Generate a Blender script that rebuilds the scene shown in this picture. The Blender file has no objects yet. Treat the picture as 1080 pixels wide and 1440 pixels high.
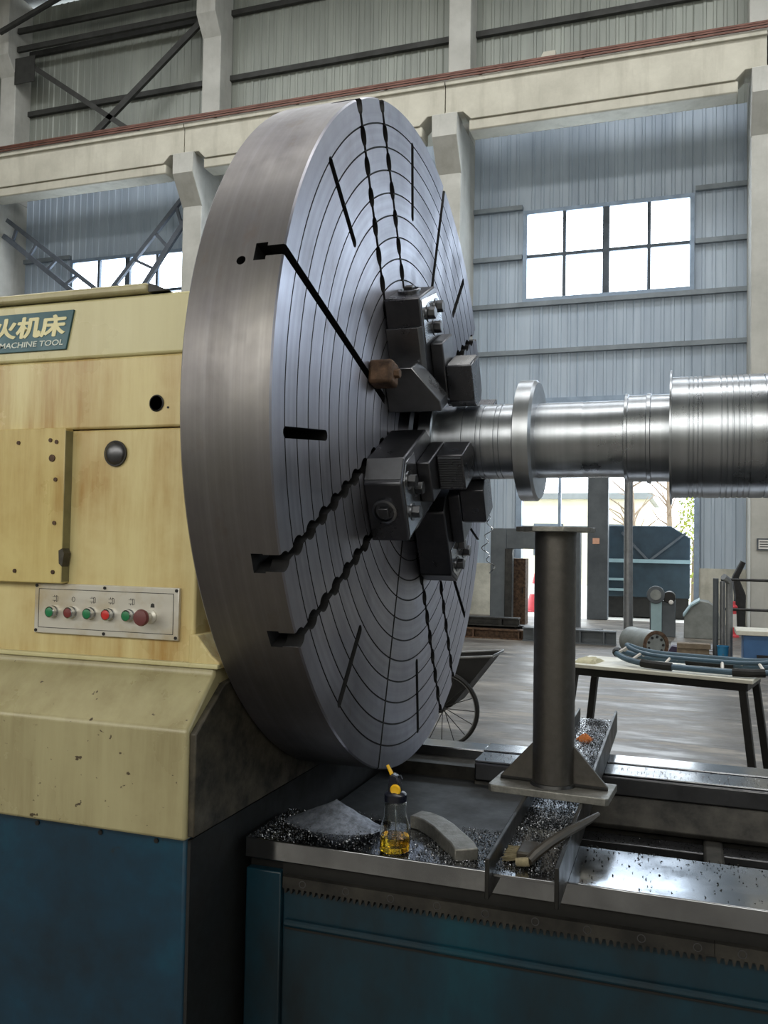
import bpy, bmesh, math, random
from mathutils import Vector, Matrix, Euler
R_ = math.radians
random.seed(7)
S = bpy.context.scene
COL = S.collection

# ------------------------------------------------------------------ camera, world, lights, exposure
cam_d = bpy.data.cameras.new('camera'); cam = bpy.data.objects.new('camera', cam_d); COL.objects.link(cam)
cam.location = (0, 0, 1.55)
cam_d.sensor_fit = 'VERTICAL'; cam_d.sensor_height = 36; cam_d.lens = 1229.6 / 1440 * 36
cam_d.clip_start = 0.05; cam_d.clip_end = 400
cam.rotation_euler = (Matrix.Rotation(R_(19.2), 3, 'Z') @ Matrix.Rotation(R_(90 + 1.946), 3, 'X') @ Matrix.Rotation(R_(0.978), 3, 'Z')).to_euler()
S.camera = cam

w = bpy.data.worlds.new('overcast_sky'); S.world = w; w.use_nodes = True
bg = w.node_tree.nodes['Background']; bg.inputs[0].default_value = (0.86, 0.94, 1.0, 1); bg.inputs[1].default_value = 6.0

def area(name, loc, rot, sx, sy, power, col):
    d = bpy.data.lights.new(name, 'AREA'); d.shape = 'RECTANGLE'; d.size = sx; d.size_y = sy; d.energy = power; d.color = col
    o = bpy.data.objects.new(name, d); COL.objects.link(o); o.location = loc; o.rotation_euler = rot
    return o
# daylight lamps for unseen roof lights and windows behind the camera, plus added gable fill
area('roof_daylight', (-3, 3.0, 15.6), (0, 0, 0), 30, 2.6, 1700, (1.0, 0.98, 0.93))
area('roof_daylight', (-3, 12.5, 15.6), (0, 0, 0), 30, 2.6, 1700, (0.97, 0.99, 1.0))
area('window_daylight', (-4, -6.4, 5.6), (R_(90), 0, 0), 22, 4.0, 900, (1.0, 0.97, 0.9))
area('gable_fill', (15.4, 8, 7.5), (R_(90), 0, R_(90)), 16, 5.5, 600, (0.80, 0.90, 1.0))  # unseen lamp added to give the faceplate reflections
p = area('door_portal', (-1.6, 19.3, 2.3), (R_(-90), 0, 0), 3.6, 4.6, 1, (1, 1, 1)); p.data.cycles.is_portal = True

S.view_settings.view_transform = 'Standard'; S.view_settings.look = 'None'
S.view_settings.gamma = 1; S.view_settings.use_curve_mapping = False; S.view_settings.exposure = 0.0

# ------------------------------------------------------------------ helpers
def lin(c):
    if isinstance(c, str): c = [int(c[i:i + 2], 16) / 255 for i in (0, 2, 4)]
    return tuple(((x + 0.055) / 1.055) ** 2.4 if x > 0.04045 else x / 12.92 for x in c) + (1,)

class MB:
    """collects shapes for one mesh"""
    def __init__(s): s.v = []; s.f = []
    def add(s, vs, fs):
        o = len(s.v); s.v += [tuple(p) for p in vs]; s.f += [tuple(i + o for i in f) for f in fs]; return s
    def bx(s, x0, x1, y0, y1, z0, z1):
        vs = [(x, y, z) for z in (z0, z1) for y in (y0, y1) for x in (x0, x1)]
        return s.add(vs, [(0, 2, 3, 1), (4, 5, 7, 6), (0, 1, 5, 4), (2, 6, 7, 3), (0, 4, 6, 2), (1, 3, 7, 5)])
    def bar(s, p0, p1, w, h, up=(0, 0, 1)):
        p0 = Vector(p0); p1 = Vector(p1); d = (p1 - p0).normalized(); u = Vector(up)
        if abs(d.dot(u)) > 0.98: u = Vector((0, 1, 0))
        a = d.cross(u).normalized(); b = a.cross(d)
        vs = [q + a * i * w / 2 + b * j * h / 2 for q in (p0, p1) for i, j in ((-1, -1), (1, -1), (1, 1), (-1, 1))]
        return s.add(vs, [(3, 2, 1, 0), (4, 5, 6, 7), (0, 1, 5, 4), (1, 2, 6, 5), (2, 3, 7, 6), (3, 0, 4, 7)])
    def cyl(s, p0, p1, r0, r1=None, n=24, caps=True):
        r1 = r0 if r1 is None else r1
        p0 = Vector(p0); p1 = Vector(p1); d = (p1 - p0).normalized()
        a = d.orthogonal().normalized(); b = d.cross(a)
        vs = []
        for q, r in ((p0, r0), (p1, r1)):
            vs += [q + (a * math.cos(2 * math.pi * i / n) + b * math.sin(2 * math.pi * i / n)) * r for i in range(n)]
        fs = [(i, (i + 1) % n, n + (i + 1) % n, n + i) for i in range(n)]
        if caps: fs += [tuple(range(n - 1, -1, -1)), tuple(range(n, 2 * n))]
        return s.add(vs, fs)
    def lathe(s, prof, c=(0, 0, 0), axis='Z', n=48, close=False):
        """prof: (radius, height) list; closed at radius 0 ends"""
        vs = []; idx = []
        def P(r, h, t):
            x, y = r * math.cos(t), r * math.sin(t)
            return (c[0] + x, c[1] + y, c[2] + h) if axis == 'Z' else ((c[0] + h, c[1] + x, c[2] + y) if axis == 'X' else (c[0] + y, c[1] + h, c[2] + x))
        for r, h in prof:
            if r < 1e-6: idx.append([len(vs)]); vs.append(P(0, h, 0))
            else:
                idx.append(list(range(len(vs), len(vs) + n))); vs += [P(r, h, 2 * math.pi * i / n) for i in range(n)]
        fs = []
        pairs = list(zip(idx[:-1], idx[1:])) + ([(idx[-1], idx[0])] if close else [])
        for A, B in pairs:
            for i in range(n):
                j = (i + 1) % n
                if len(A) == 1 and len(B) == 1: break
                if len(A) == 1: fs.append((A[0], B[j], B[i]))
                elif len(B) == 1: fs.append((A[i], A[j], B[0]))
                else: fs.append((A[i], A[j], B[j], B[i]))
        return s.add(vs, fs)
    def prism(s, poly, a0, a1, axis='Z'):
        """poly: 2D outline; axis Z -> (x,y), X -> (y,z), Y -> (x,z)"""
        n = len(poly)
        def P(p, a): return (p[0], p[1], a) if axis == 'Z' else ((a, p[0], p[1]) if axis == 'X' else (p[0], a, p[1]))
        vs = [P(p, a0) for p in poly] + [P(p, a1) for p in poly]
        fs = [(i, (i + 1) % n, n + (i + 1) % n, n + i) for i in range(n)] + [tuple(range(n - 1, -1, -1)), tuple(range(n, 2 * n))]
        return s.add(vs, fs)
    def tube(s, pts, r, n=8, closed=False):
        pts = [Vector(p) for p in pts]; m = len(pts); vs = []; up = None
        rr = r if isinstance(r, (list, tuple)) else [r] * m
        for i, p in enumerate(pts):
            d = (pts[(i + 1) % m] - pts[i - 1]) if closed else (pts[min(i + 1, m - 1)] - pts[max(i - 1, 0)])
            d.normalize()
            if up is None: up = d.orthogonal().normalized()
            up = (up - d * up.dot(d)).normalized(); b = d.cross(up)
            vs += [p + (up * math.cos(2 * math.pi * k / n) + b * math.sin(2 * math.pi * k / n)) * rr[i] for k in range(n)]
        fs = []
        for i in range(m if closed else m - 1):
            j = (i + 1) % m
            fs += [(i * n + k, i * n + (k + 1) % n, j * n + (k + 1) % n, j * n + k) for k in range(n)]
        if not closed: fs += [tuple(range(n - 1, -1, -1)), tuple(range((m - 1) * n, m * n))]
        return s.add(vs, fs)
    def xf(s, M):
        s.v = [tuple(M @ Vector(p)) for p in s.v]; return s
    def build(s, name, mat, parent=None, world=False, bevel=0, smooth=35, seg=2):
        off = Vector((0, 0, 0))
        if world:
            q = parent
            while q is not None: off += q.location; q = q.parent
        me = bpy.data.meshes.new(name)
        me.from_pydata([tuple(Vector(p) - off) for p in s.v], [], s.f); me.validate()
        bm = bmesh.new(); bm.from_mesh(me); bmesh.ops.recalc_face_normals(bm, faces=bm.faces); bm.to_mesh(me); bm.free()
        return mesh_obj(name, me, mat, parent, bevel, smooth, seg)

def mesh_obj(name, me, mat, parent=None, bevel=0, smooth=35, seg=2):
    if mat is not None:
        me.materials.clear(); me.materials.append(mat)
    if smooth:
        for pl in me.polygons: pl.use_smooth = True
        me.set_sharp_from_angle(angle=R_(smooth))
    o = bpy.data.objects.new(name, me); COL.objects.link(o); o.parent = parent
    if bevel:
        b = o.modifiers.new('bevel', 'BEVEL'); b.width = bevel; b.segments = seg; b.limit_method = 'ANGLE'; b.angle_limit = R_(40)
    return o

def tag(o, label=None, cat=None, group=None, kind=None):
    for k, v in (('label', label), ('category', cat), ('group', group), ('kind', kind)):
        if v: o[k] = v
    return o
def thing(name, label, cat, loc=(0, 0, 0), rot=(0, 0, 0), group=None):
    o = bpy.data.objects.new(name, None); COL.objects.link(o); o.location = loc; o.rotation_euler = rot; o.empty_display_size = 0.05
    return tag(o, label, cat, group)
def struct(name):
    o = bpy.data.objects.new(name, None); COL.objects.link(o); o['kind'] = 'structure'; return o
def inst(src, loc, parent=None, rot=None, name=None):
    o = src.copy(); COL.objects.link(o); o.location = loc; o.parent = parent
    if rot is not None: o.rotation_euler = rot
    if name: o.name = name
    return o

# ------------------------------------------------------------------ materials
class NT:
    def __init__(s, name):
        s.m = bpy.data.materials.new(name); s.m.use_nodes = True; s.n = s.m.node_tree.nodes; s.l = s.m.node_tree.links
        s.b = s.n['Principled BSDF']; s.co = s.n.new('ShaderNodeTexCoord')
    def new(s, t, **k):
        x = s.n.new(t)
        for a, b in k.items(): setattr(x, a, b)
        return x
    def mapping(s, scale, src='Object', rot=(0, 0, 0)):
        m = s.new('ShaderNodeMapping'); m.inputs['Scale'].default_value = scale; m.inputs['Rotation'].default_value = rot
        s.l.new(s.co.outputs[src], m.inputs['Vector']); return m.outputs[0]
    def noise(s, scale, detail=4, rough=0.6, vec=None):
        t = s.new('ShaderNodeTexNoise'); t.inputs['Scale'].default_value = scale; t.inputs['Detail'].default_value = detail; t.inputs['Roughness'].default_value = rough
        s.l.new(vec if vec is not None else s.co.outputs['Object'], t.inputs['Vector']); return t.outputs['Fac']
    def ramp(s, fac, stops):
        r = s.new('ShaderNodeValToRGB'); e = r.color_ramp.elements
        while len(e) < len(stops): e.new(0.5)
        for q, (p, c) in zip(e, stops): q.position = p; q.color = c if len(c) == 4 else lin(c)
        s.l.new(fac, r.inputs[0]); return r.outputs[0]
    def mix(s, fac, a, b, mode='MIX'):
        m = s.new('ShaderNodeMix', data_type='RGBA', blend_type=mode)
        for sock, v in ((m.inputs[0], fac), (m.inputs[6], a), (m.inputs[7], b)):
            if isinstance(v, bpy.types.NodeSocket): s.l.new(v, sock)
            elif isinstance(v, (int, float)): sock.default_value = v
            else: sock.default_value = v if len(v) == 4 else lin(v)
        return m.outputs[2]
    def math(s, op, a, b=0.0):
        m = s.new('ShaderNodeMath', operation=op)
        for i, v in enumerate((a, b)):
            if isinstance(v, bpy.types.NodeSocket): s.l.new(v, m.inputs[i])
            else: m.inputs[i].default_value = v
        return m.outputs[0]
    def color(s, c):
        if isinstance(c, bpy.types.NodeSocket): s.l.new(c, s.b.inputs['Base Color'])
        else: s.b.inputs['Base Color'].default_value = c
    def rough(s, r):
        if isinstance(r, bpy.types.NodeSocket): s.l.new(r, s.b.inputs['Roughness'])
        else: s.b.inputs['Roughness'].default_value = r
    def maprange(s, f, a, b, c, d):
        m = s.new('ShaderNodeMapRange'); s.l.new(f, m.inputs[0])
        for i, v in zip((1, 2, 3, 4), (a, b, c, d)): m.inputs[i].default_value = v
        return m.outputs[0]
    def bump(s, h, strength=0.3, dist=0.002):
        b = s.new('ShaderNodeBump'); b.inputs['Strength'].default_value = strength; b.inputs['Distance'].default_value = dist
        s.l.new(h, b.inputs['Height']); s.l.new(b.outputs[0], s.b.inputs['Normal'])

def plain(name, c, rough=0.5, metal=0.0, var=0.25, scale=8, bump=0, c2=None):
    t = NT(name); n = t.noise(scale, 5, 0.65)
    a = lin(c); b = lin(c2) if c2 else tuple(x * (1 - var) for x in a[:3]) + (1,)
    t.color(t.ramp(n, [(0.35, b), (0.65, a)]))
    t.rough(t.maprange(n, 0.3, 0.7, min(1, rough + 0.12), max(0.05, rough - 0.08))); t.b.inputs['Metallic'].default_value = metal
    if bump: t.bump(t.noise(scale * 6, 4), bump)
    return t.m

M = {}
def build_materials():
    # cream machine paint with oil and rust runs
    def cream(name, base, stain, amount, specks=True):
        t = NT(name)
        runs = t.noise(1.0, 6, 0.7, t.mapping((9, 9, 0.8)))
        blot = t.noise(2.6, 6, 0.6)
        f = t.math('MULTIPLY', t.maprange(runs, 0.36, 0.66, 0, 1), t.maprange(blot, 0.34, 0.6, 0.1, 1))
        c = t.mix(t.math('MULTIPLY', f, amount), lin(base), lin(stain))
        d = t.maprange(t.noise(38, 3, 0.5, t.mapping((1, 1, 1.4))), 0.705, 0.735, 0, 1)
        if specks: c = t.mix(d, c, lin('4a4030'))
        t.color(c); t.rough(t.maprange(blot, 0.3, 0.7, 0.42, 0.2))
        t.bump(t.noise(60, 3), 0.06); return t.m
    M['cream'] = cream('cream_machine_paint', 'd0c490', '98691f', 0.9, False)
    M['cream_top'] = cream('pale_cream_paint', 'c6c095', 'a79a68', 0.5, False)
    M['cream_low'] = cream('worn_shaded_cream', 'a8a17c', '7d7150', 0.75)  # weaker light on the lower box put into a darker cream
    M['cover'] = cream('yellowed_cover_paint', 'ccbd80', '9a7434', 0.9, False)
    # blue base paint
    t = NT('dark_blue_paint'); n = t.noise(3, 6, 0.65); d = t.noise(26, 4, 0.6)
    c = t.ramp(n, [(0.3, '051a26'), (0.55, '073044'), (0.75, '0a475c')])
    t.color(t.mix(t.maprange(d, 0.66, 0.72, 0, 0.8), c, lin('1c2226'))); t.rough(t.maprange(n, 0.3, 0.7, 0.55, 0.35)); M['blue'] = t.m
    t = NT('oily_blue_paint'); n = t.noise(3, 6, 0.65, t.mapping((1, 1, 0.5)))
    t.color(t.ramp(n, [(0.3, '04151c'), (0.52, '072b38'), (0.75, '0a404c')])); t.rough(t.maprange(n, 0.3, 0.7, 0.5, 0.3)); M['blue_bed'] = t.m
    # turned steel
    def turned(name, axis_center, rough, base, kind, aniso=0.0, bmp=0.22):
        t = NT(name); sp = t.new('ShaderNodeSeparateXYZ'); t.l.new(t.co.outputs['Object'], sp.inputs[0])
        y, z = sp.outputs[1], sp.outputs[2]
        r = t.math('SQRT', t.math('ADD', t.math('MULTIPLY', y, y), t.math('MULTIPLY', z, z)))
        cb = t.new('ShaderNodeCombineXYZ'); t.l.new(r, cb.inputs[0]); t.l.new(sp.outputs[0], cb.inputs[1])
        fine = t.noise(260, 2, 0.6, cb.outputs[0]); mid = t.noise(38, 3, 0.6, cb.outputs[0]); big = t.noise(3.2, 5, 0.6)
        patch = t.noise(9, 6, 0.7, t.mapping((1, 1, 0.5)))
        c = t.ramp(big, [(0.3, base[0]), (0.7, base[1])])
        c = t.mix(t.maprange(mid, 0.35, 0.65, 0, 0.45), c, lin(base[2]))
        c = t.mix(t.maprange(patch, 0.6, 0.75, 0, 0.12 if kind == 'shaft' else 0.4), c, lin(base[3]))
        t.color(c); t.b.inputs['Metallic'].default_value = 1
        rr = t.maprange(big, 0.3, 0.7, rough + 0.08, rough - 0.06)
        t.rough(t.math('ADD', rr, t.maprange(patch, 0.45, 0.7, 0, 0.03 if kind == 'shaft' else 0.12)))
        t.bump(t.math('ADD', fine, t.math('MULTIPLY', mid, 0.7)), bmp, 0.0012)
        if aniso:
            tg = t.new('ShaderNodeTangent'); tg.direction_type = 'RADIAL'; tg.axis = 'X'; t.l.new(tg.outputs[0], t.b.inputs['Tangent'])
            t.b.inputs['Anisotropic'].default_value = aniso; t.b.inputs['Anisotropic Rotation'].default_value = 0.25
        return t.m
    M['plate'] = turned('turned_faceplate_iron', 0, 0.36, ('94949c', 'acacb6', '77757a', '7e7468'), 'disc', 0.75, 0.12)
    M['rim'] = turned('turned_rim_iron', 0, 0.50, ('77757a', '8b8987', '66625f', '7a6a58'), 'rim', 0.6, 0.15)
    M['shaft'] = turned('bright_turned_shaft', 0, 0.30, ('a4a9af', 'b9bec4', '8f949a', '9a8a60'), 'shaft', 0.0, 0.05)
    M['shaft_flange'] = turned('bright_turned_flange', 0, 0.3, ('a8adb2', 'bcc0c5', '92969b', '9a9078'), 'shaft', 0.0, 0.05)
    # machined / dark steels
    M['bedway'] = plain('ground_bedway_steel', 'a3a6aa', 0.13, 1, 0.3, 6, 0.0)
    M['steel'] = plain('machined_steel', '6f7073', 0.36, 1, 0.35, 7, 0.05)
    M['jaw'] = plain('dark_jaw_steel', '606166', 0.32, 0.95, 0.35, 6, 0.05)
    M['jaw_highlight'] = plain('highlight_jaw_face', 'b0b3b8', 0.2, 1, 0.25, 8)
    M['jaw_edge'] = plain('bright_jaw_steel', '84868a', 0.3, 1, 0.3, 6, 0.05)
    M['dark'] = plain('black_oily_iron', '242423', 0.42, 0.3, 0.5, 9, 0.15)
    M['slot'] = plain('oily_shaded_slot_iron', '1c1c1d', 0.6, 0.2, 0.4, 9)  # recess shade put into the black of oily slots and ring grooves
    M['cast'] = plain('grimy_cast_iron', '3a3833', 0.55, 0.35, 0.5, 11, 0.25, '1d1c1a')
    M['grime'] = plain('oil_black_grime', '4b463a', 0.5, 0.1, 0.6, 14, 0.3, '1e1c18')
    M['shade_black'] = plain('shade_black_sheet', '14181a', 0.55, 0, 0.5, 9, 0.2, '0a0b0c')  # near-black tone with shade put into the colour
    M['post'] = plain('rough_rolled_steel', '66635f', 0.38, 0.9, 0.3, 16, 0.25)
    M['plate_raw'] = plain('raw_cut_plate', '8f8e88', 0.45, 0.8, 0.35, 30, 0.5)
    M['beam'] = plain('blackened_beam_steel', '3d3d3c', 0.4, 0.8, 0.4, 10, 0.2)
    M['rust'] = plain('rusted_steel', '6b5340', 0.6, 0.4, 0.5, 22, 0.3, '3b2c22')
    M['black'] = plain('matt_black', '151516', 0.6, 0, 0.3, 8)
    M['rubber'] = plain('black_rubber', '191918', 0.7, 0, 0.3, 12)
    M['chrome'] = plain('polished_chrome', 'b9bbbd', 0.15, 1, 0.1, 6)
    M['chips'] = plain('bright_steel_chips', 'a9acb0', 0.28, 1, 0.7, 90)
    M['chips_dark'] = plain('dark_iron_chips', '30302f', 0.4, 0.9, 0.6, 90)
    M['lit_patch'] = plain('lit_patch_grey', '98a0ae', 0.55, 0.7, 0.6, 45, 0.8)  # pale blue-grey for the lit patch on the bed
    t = NT('brushed_panel_steel'); n = t.noise(1, 4, 0.6, t.mapping((3, 3, 90))); b = t.noise(6, 5)
    t.color(t.mix(t.maprange(b, 0.5, 0.72, 0, 0.7), lin('cfccc2'), lin('ad9660'))); t.b.inputs['Metallic'].default_value = 0.45
    t.rough(t.maprange(n, 0.3, 0.7, 0.3, 0.42)); M['panel'] = t.m
    M['olive'] = plain('olive_shade_paint', '8a8560', 0.5, 0, 0.3, 12)
    M['btn_green'] = plain('green_button', '1f7a4c', 0.35, 0, 0.2, 30)
    M['btn_red'] = plain('red_button', 'c8302c', 0.35, 0, 0.2, 30)
    M['btn_dull'] = plain('dull_red_button', '7c3230', 0.45, 0, 0.25, 30)
    M['btn_stop'] = plain('faded_red_mushroom', '6d3a3a', 0.5, 0, 0.25, 30)
    M['ink'] = plain('black_ink', '262522', 0.6, 0, 0.1, 20)
    M['sign_teal'] = plain('teal_enamel', '3d6670', 0.4, 0, 0.2, 8)
    M['letter'] = plain('pale_yellow_letter', 'e6dfb0', 0.45, 0, 0.1, 20)
    M['letter_white'] = plain('white_letter', 'd9e0d8', 0.45, 0, 0.1, 20)
    # building
    t = NT('ribbed_cladding'); n = t.noise(1.0, 5, 0.65, t.mapping((2.2, 2.2, 0.25))); b = t.noise(0.5, 4)
    c = t.ramp(n, [(0.3, '7f837c'), (0.7, '999d94')]); t.color(t.mix(t.maprange(b, 0.4, 0.7, 0, 0.35), c, lin('7b7f78')))
    t.rough(0.45); t.b.inputs['Metallic'].default_value = 0.15; M['clad'] = t.m
    t = NT('haze_blue_cladding'); n = t.noise(1.0, 5, 0.65, t.mapping((2.2, 2.2, 0.25)))
    t.color(t.ramp(n, [(0.3, '98a6b6'), (0.7, 'b6c3d0')])); t.rough(0.45); t.b.inputs['Metallic'].default_value = 0.15; M['clad_haze'] = t.m  # bluish veil of window glare put into the lower sheets' colour
    def concrete(name, a, b, s=1.3, bump=0.2):
        t = NT(name); n = t.noise(s, 8, 0.65); st = t.noise(1, 5, 0.65, t.mapping((3, 3, 0.35)))
        c = t.ramp(n, [(0.3, a), (0.7, b)]); t.color(t.mix(t.maprange(st, 0.52, 0.75, 0, 0.4), c, lin('857f70')))
        t.rough(0.85); t.bump(t.noise(s * 14, 5), bump, 0.01); return t.m
    M['conc'] = concrete('whitewashed_concrete', 'aeaa9c', 'c8c4b5')
    M['conc_col'] = concrete('greyed_concrete', 'a9a8a1', 'c3c2bb')
    M['plinth'] = concrete('stained_plaster', 'a3a297', 'd6d4c8', 2.5, 0.4)
    t = NT('worn_workshop_floor'); n = t.noise(0.6, 8, 0.65); m2 = t.noise(1.0, 6, 0.7, t.mapping((0.9, 3.4, 1))); d = t.noise(9, 5, 0.7)
    c = t.ramp(n, [(0.3, '3f3b37'), (0.5, '58534d'), (0.7, '736c63')])
    c = t.mix(t.maprange(m2, 0.52, 0.62, 0, 0.7), c, lin('948d82')); c = t.mix(t.maprange(d, 0.6, 0.75, 0, 0.5), c, lin('3a3632'))
    t.color(c); t.rough(t.maprange(m2, 0.38, 0.6, 0.30, 0.6)); t.bump(d, 0.15, 0.004); M['floor'] = t.m
    M['outdoor'] = plain('pale_yard_concrete', 'c9c6bd', 0.9, 0, 0.2, 1)
    M['roof'] = plain('grey_roof_sheet', '7e817f', 0.6, 0.2, 0.2, 1)
    M['girt'] = plain('grey_painted_girt', '868f96', 0.5, 0.2, 0.2, 3)
    M['girt_dark'] = plain('dark_painted_brace', '3b3b38', 0.6, 0.2, 0.3, 3)
    M['girt_mid'] = plain('blue_grey_brace', '59606a', 0.55, 0.2, 0.3, 3)
    M['conductor'] = plain('red_oxide_conductor', '6b4538', 0.5, 0.3, 0.3, 4)
    M['railsteel'] = plain('crane_rail_steel', '77726c', 0.45, 0.7, 0.3, 4)
    M['frame'] = plain('aluminium_window_frame', '8fa0b4', 0.4, 0.5, 0.2, 4)
    M['frame_dark'] = plain('slate_steel_frame', '4e5862', 0.5, 0.3, 0.3, 3)
    t = NT('dusty_daylit_pane'); e = t.new('ShaderNodeEmission'); n = t.noise(5, 4, 0.7); sp = t.noise(16, 3, 0.6)
    c = t.ramp(n, [(0.3, 'd2e6fa'), (0.7, 'e6f2ff')]); c = t.mix(t.maprange(sp, 0.70, 0.74, 0, 0.75), c, lin('7d8fa0'))
    t.l.new(c, e.inputs[0]); e.inputs[1].default_value = 9.0; t.l.new(e.outputs[0], t.n['Material Output'].inputs[0]); M['pane'] = t.m
    # yard and shop-floor things
    M['navy'] = plain('faded_blue_container', '283b46', 0.5, 0.1, 0.3, 3)
    M['slate'] = plain('slate_grey_paint', '555b60', 0.5, 0.2, 0.25, 3)
    M['pale_blue'] = plain('pale_blue_paint', '8fa8ad', 0.45, 0, 0.15, 4)
    M['strong_blue'] = plain('bright_blue_paint', '3a6392', 0.45, 0, 0.2, 4)
    M['cyan'] = plain('blue_plastic', '2b7ba8', 0.4, 0, 0.2, 6)
    M['cone_red'] = plain('red_cone_plastic', 'c23a42', 0.5, 0, 0.2, 5)
    M['cone_white'] = plain('white_cone_band', 'd8d5d0', 0.5, 0, 0.15, 5)
    M['galv'] = plain('galvanised_sheet', '8b8f8c', 0.5, 0.5, 0.25, 5)
    M['pipe_grey'] = plain('grey_steel_pipe', '86888a', 0.4, 0.6, 0.3, 6)
    M['wood'] = plain('weathered_timber', '7a6d5c', 0.8, 0, 0.35, 9, 0.3)
    M['sheet'] = plain('dull_sheet_metal', '8d8b8c', 0.5, 0.5, 0.25, 4)
    M['violet'] = plain('dark_violet_strip', '453b55', 0.6, 0, 0.2, 5)
    M['table_top'] = plain('off_white_table_top', 'cfcdc0', 0.5, 0, 0.15, 7)
    M['cloth'] = plain('pale_folded_rag', 'bdb89a', 0.9, 0, 0.3, 14, 0.5)
    M['hose'] = plain('blue_grey_hose', '4c6577', 0.4, 0.1, 0.25, 10)
    M['orange'] = plain('orange_rag', 'b5651d', 0.8, 0, 0.4, 30, 0.6)
    M['bristle'] = plain('straw_bristle', '8a8064', 0.8, 0, 0.35, 60)
    M['brushwood'] = plain('oil_dark_wood', '39342c', 0.4, 0, 0.4, 14)
    M['yellow'] = plain('yellow_plastic', 'e0b020', 0.35, 0, 0.1, 20)
    M['cap'] = plain('blue_black_plastic', '10131f', 0.3, 0, 0.2, 20)
    M['label_orange'] = plain('orange_sticker', 'd8a58a', 0.6, 0, 0.1, 20)
    M['leaf'] = plain('yellow_green_leaf', 'a8a83c', 0.7, 0, 0.35, 3, 0, '6d7a2a')
    M['bark'] = plain('pale_bark', '8d7a66', 0.9, 0, 0.3, 5)
    M['house'] = plain('pale_render', 'd9d0b4', 0.9, 0, 0.1, 1)
    def glass(name, c, rough, ior):
        t = NT(name); t.color(lin(c)); t.rough(rough); t.b.inputs['Transmission Weight'].default_value = 1; t.b.inputs['IOR'].default_value = ior; return t.m
    M['glass'] = glass('clear_bottle_plastic', 'eef0ee', 0.06, 1.3)
    M['oil'] = glass('yellow_machine_oil', 'e8b928', 0.02, 1.3)
build_materials()

# ------------------------------------------------------------------ the hall
YW, YC, YG, YU = 18.9, 17.6, 17.2, 18.3      # cladding, column face, girder face, upper column face
COLX = [-17.45, -11.27, -5.05, 1.09, 7.25]   # left faces of the columns
k = YW / 18.1
def wz(z): return 1.55 + (z - 1.55) * k

g = MB().bx(-24, 16, -7, YW, -0.2, 0).build('floor', M['floor'], smooth=0); g['kind'] = 'structure'
g = MB().bx(-24, 16, -7, YW + .2, 16, 16.2).build('ceiling', M['roof'], smooth=0); g['kind'] = 'structure'
g = MB().bx(-24.2, -24, -7, YW + .2, 0, 16).build('wall_left', M['clad'], smooth=0); g['kind'] = 'structure'
g = MB().bx(16, 16.2, -7, YW + .2, 0, 16).build('wall_right', M['clad'], smooth=0); g['kind'] = 'structure'
g = MB().bx(-24, 16, -7.2, -7, 0, 16).build('wall_front', M['conc'], smooth=0); g['kind'] = 'structure'

WX0, WX1, WZ0, WZ1 = -3.42, 0.07, wz(6.60), wz(8.50)
DX0, DX1, DZ1 = -3.40, 0.11, wz(4.45)
wall = struct('wall_back')
def sheet(x0, x1, z0, z1, mat):
    """one trapezoidal-ribbed cladding sheet"""
    pts = []; x = x0; pitch = 0.2
    while x < x1 - 1e-4:
        for dx, dy in ((0, 0), (0.12, 0), (0.135, -0.016), (0.185, -0.016)):
            if x + dx <= x1: pts.append((x + dx, YW + dy))
        x += pitch
    pts.append((x1, YW))
    n = len(pts)
    m = MB().add([(a, b, z0) for a, b in pts] + [(a, b, z1) for a, b in pts] + [(a, YW + .05, z0) for a, b in pts] + [(a, YW + .05, z1) for a, b in pts],
                 [(i, i + 1, n + i + 1, n + i) for i in range(n - 1)] + [(2 * n + i + 1, 2 * n + i, 3 * n + i, 3 * n + i + 1) for i in range(n - 1)])
    return m.build('cladding_sheet', mat, wall, smooth=0)
TOPZ, SPLIT = 15.9, 10.6
def bay(xa, xb, opens, plinth):
    """opens: (x0,x1,z0,z1) holes; sheets about 1 m wide between xa and xb"""
    cuts = sorted({xa, xb} | {o[0] for o in opens} | {o[1] for o in opens})
    for c0, c1 in zip(cuts[:-1], cuts[1:]):
        m = max(1, round((c1 - c0) / 1.0)); st = (c1 - c0) / m
        zc = sorted([(o[2], o[3]) for o in opens if o[0] < (c0 + c1) / 2 < o[1]])
        segs = []; z = plinth
        for a, b in zc:
            if a > z + 0.01: segs.append((z, a))
            z = b
        segs.append((z, SPLIT))
        for i in range(m):
            for a, b in segs: sheet(c0 + i * st, c0 + (i + 1) * st, a, b, M['clad_haze'])
            sheet(c0 + i * st, c0 + (i + 1) * st, SPLIT, TOPZ, M['clad'])
def win_hole(x): return (x + WX0 - 1.09 + 6.14, x + WX1 - 1.09 + 6.14, WZ0, WZ1)
win1 = (WX0, WX1, WZ0, WZ1); win2 = (-15.41, -11.92 + .05, WZ0, WZ1); win3 = (WX0 - 6.15, WX1 - 6.15, WZ0, WZ1); win4 = (WX0 + 6.15, WX1 + 6.15, WZ0, WZ1); win5 = (WX0 + 12.3, WX1 + 12.3, WZ0, WZ1)
bay(-24, COLX[0] + .5, [], 1.12); bay(COLX[0] + .5, COLX[1] + .5, [win2], 1.12)
bay(COLX[1] + .5, COLX[2] + .5, [win3], 1.12); bay(COLX[2] + .5, COLX[3] + .5, [win1, (DX0, DX1, -1, DZ1)], 1.12)
bay(COLX[3] + .5, COLX[4] + .5, [win4], 1.12); bay(COLX[4] + .5, 16, [win5], 1.12)
for xa, xb in ((-24, DX0), (DX1, 16)):
    MB().bx(xa, xb, YW - .08, YW + .2, 0, 1.12).build('plinth', M['plinth'], wall, smooth=0)
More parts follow.
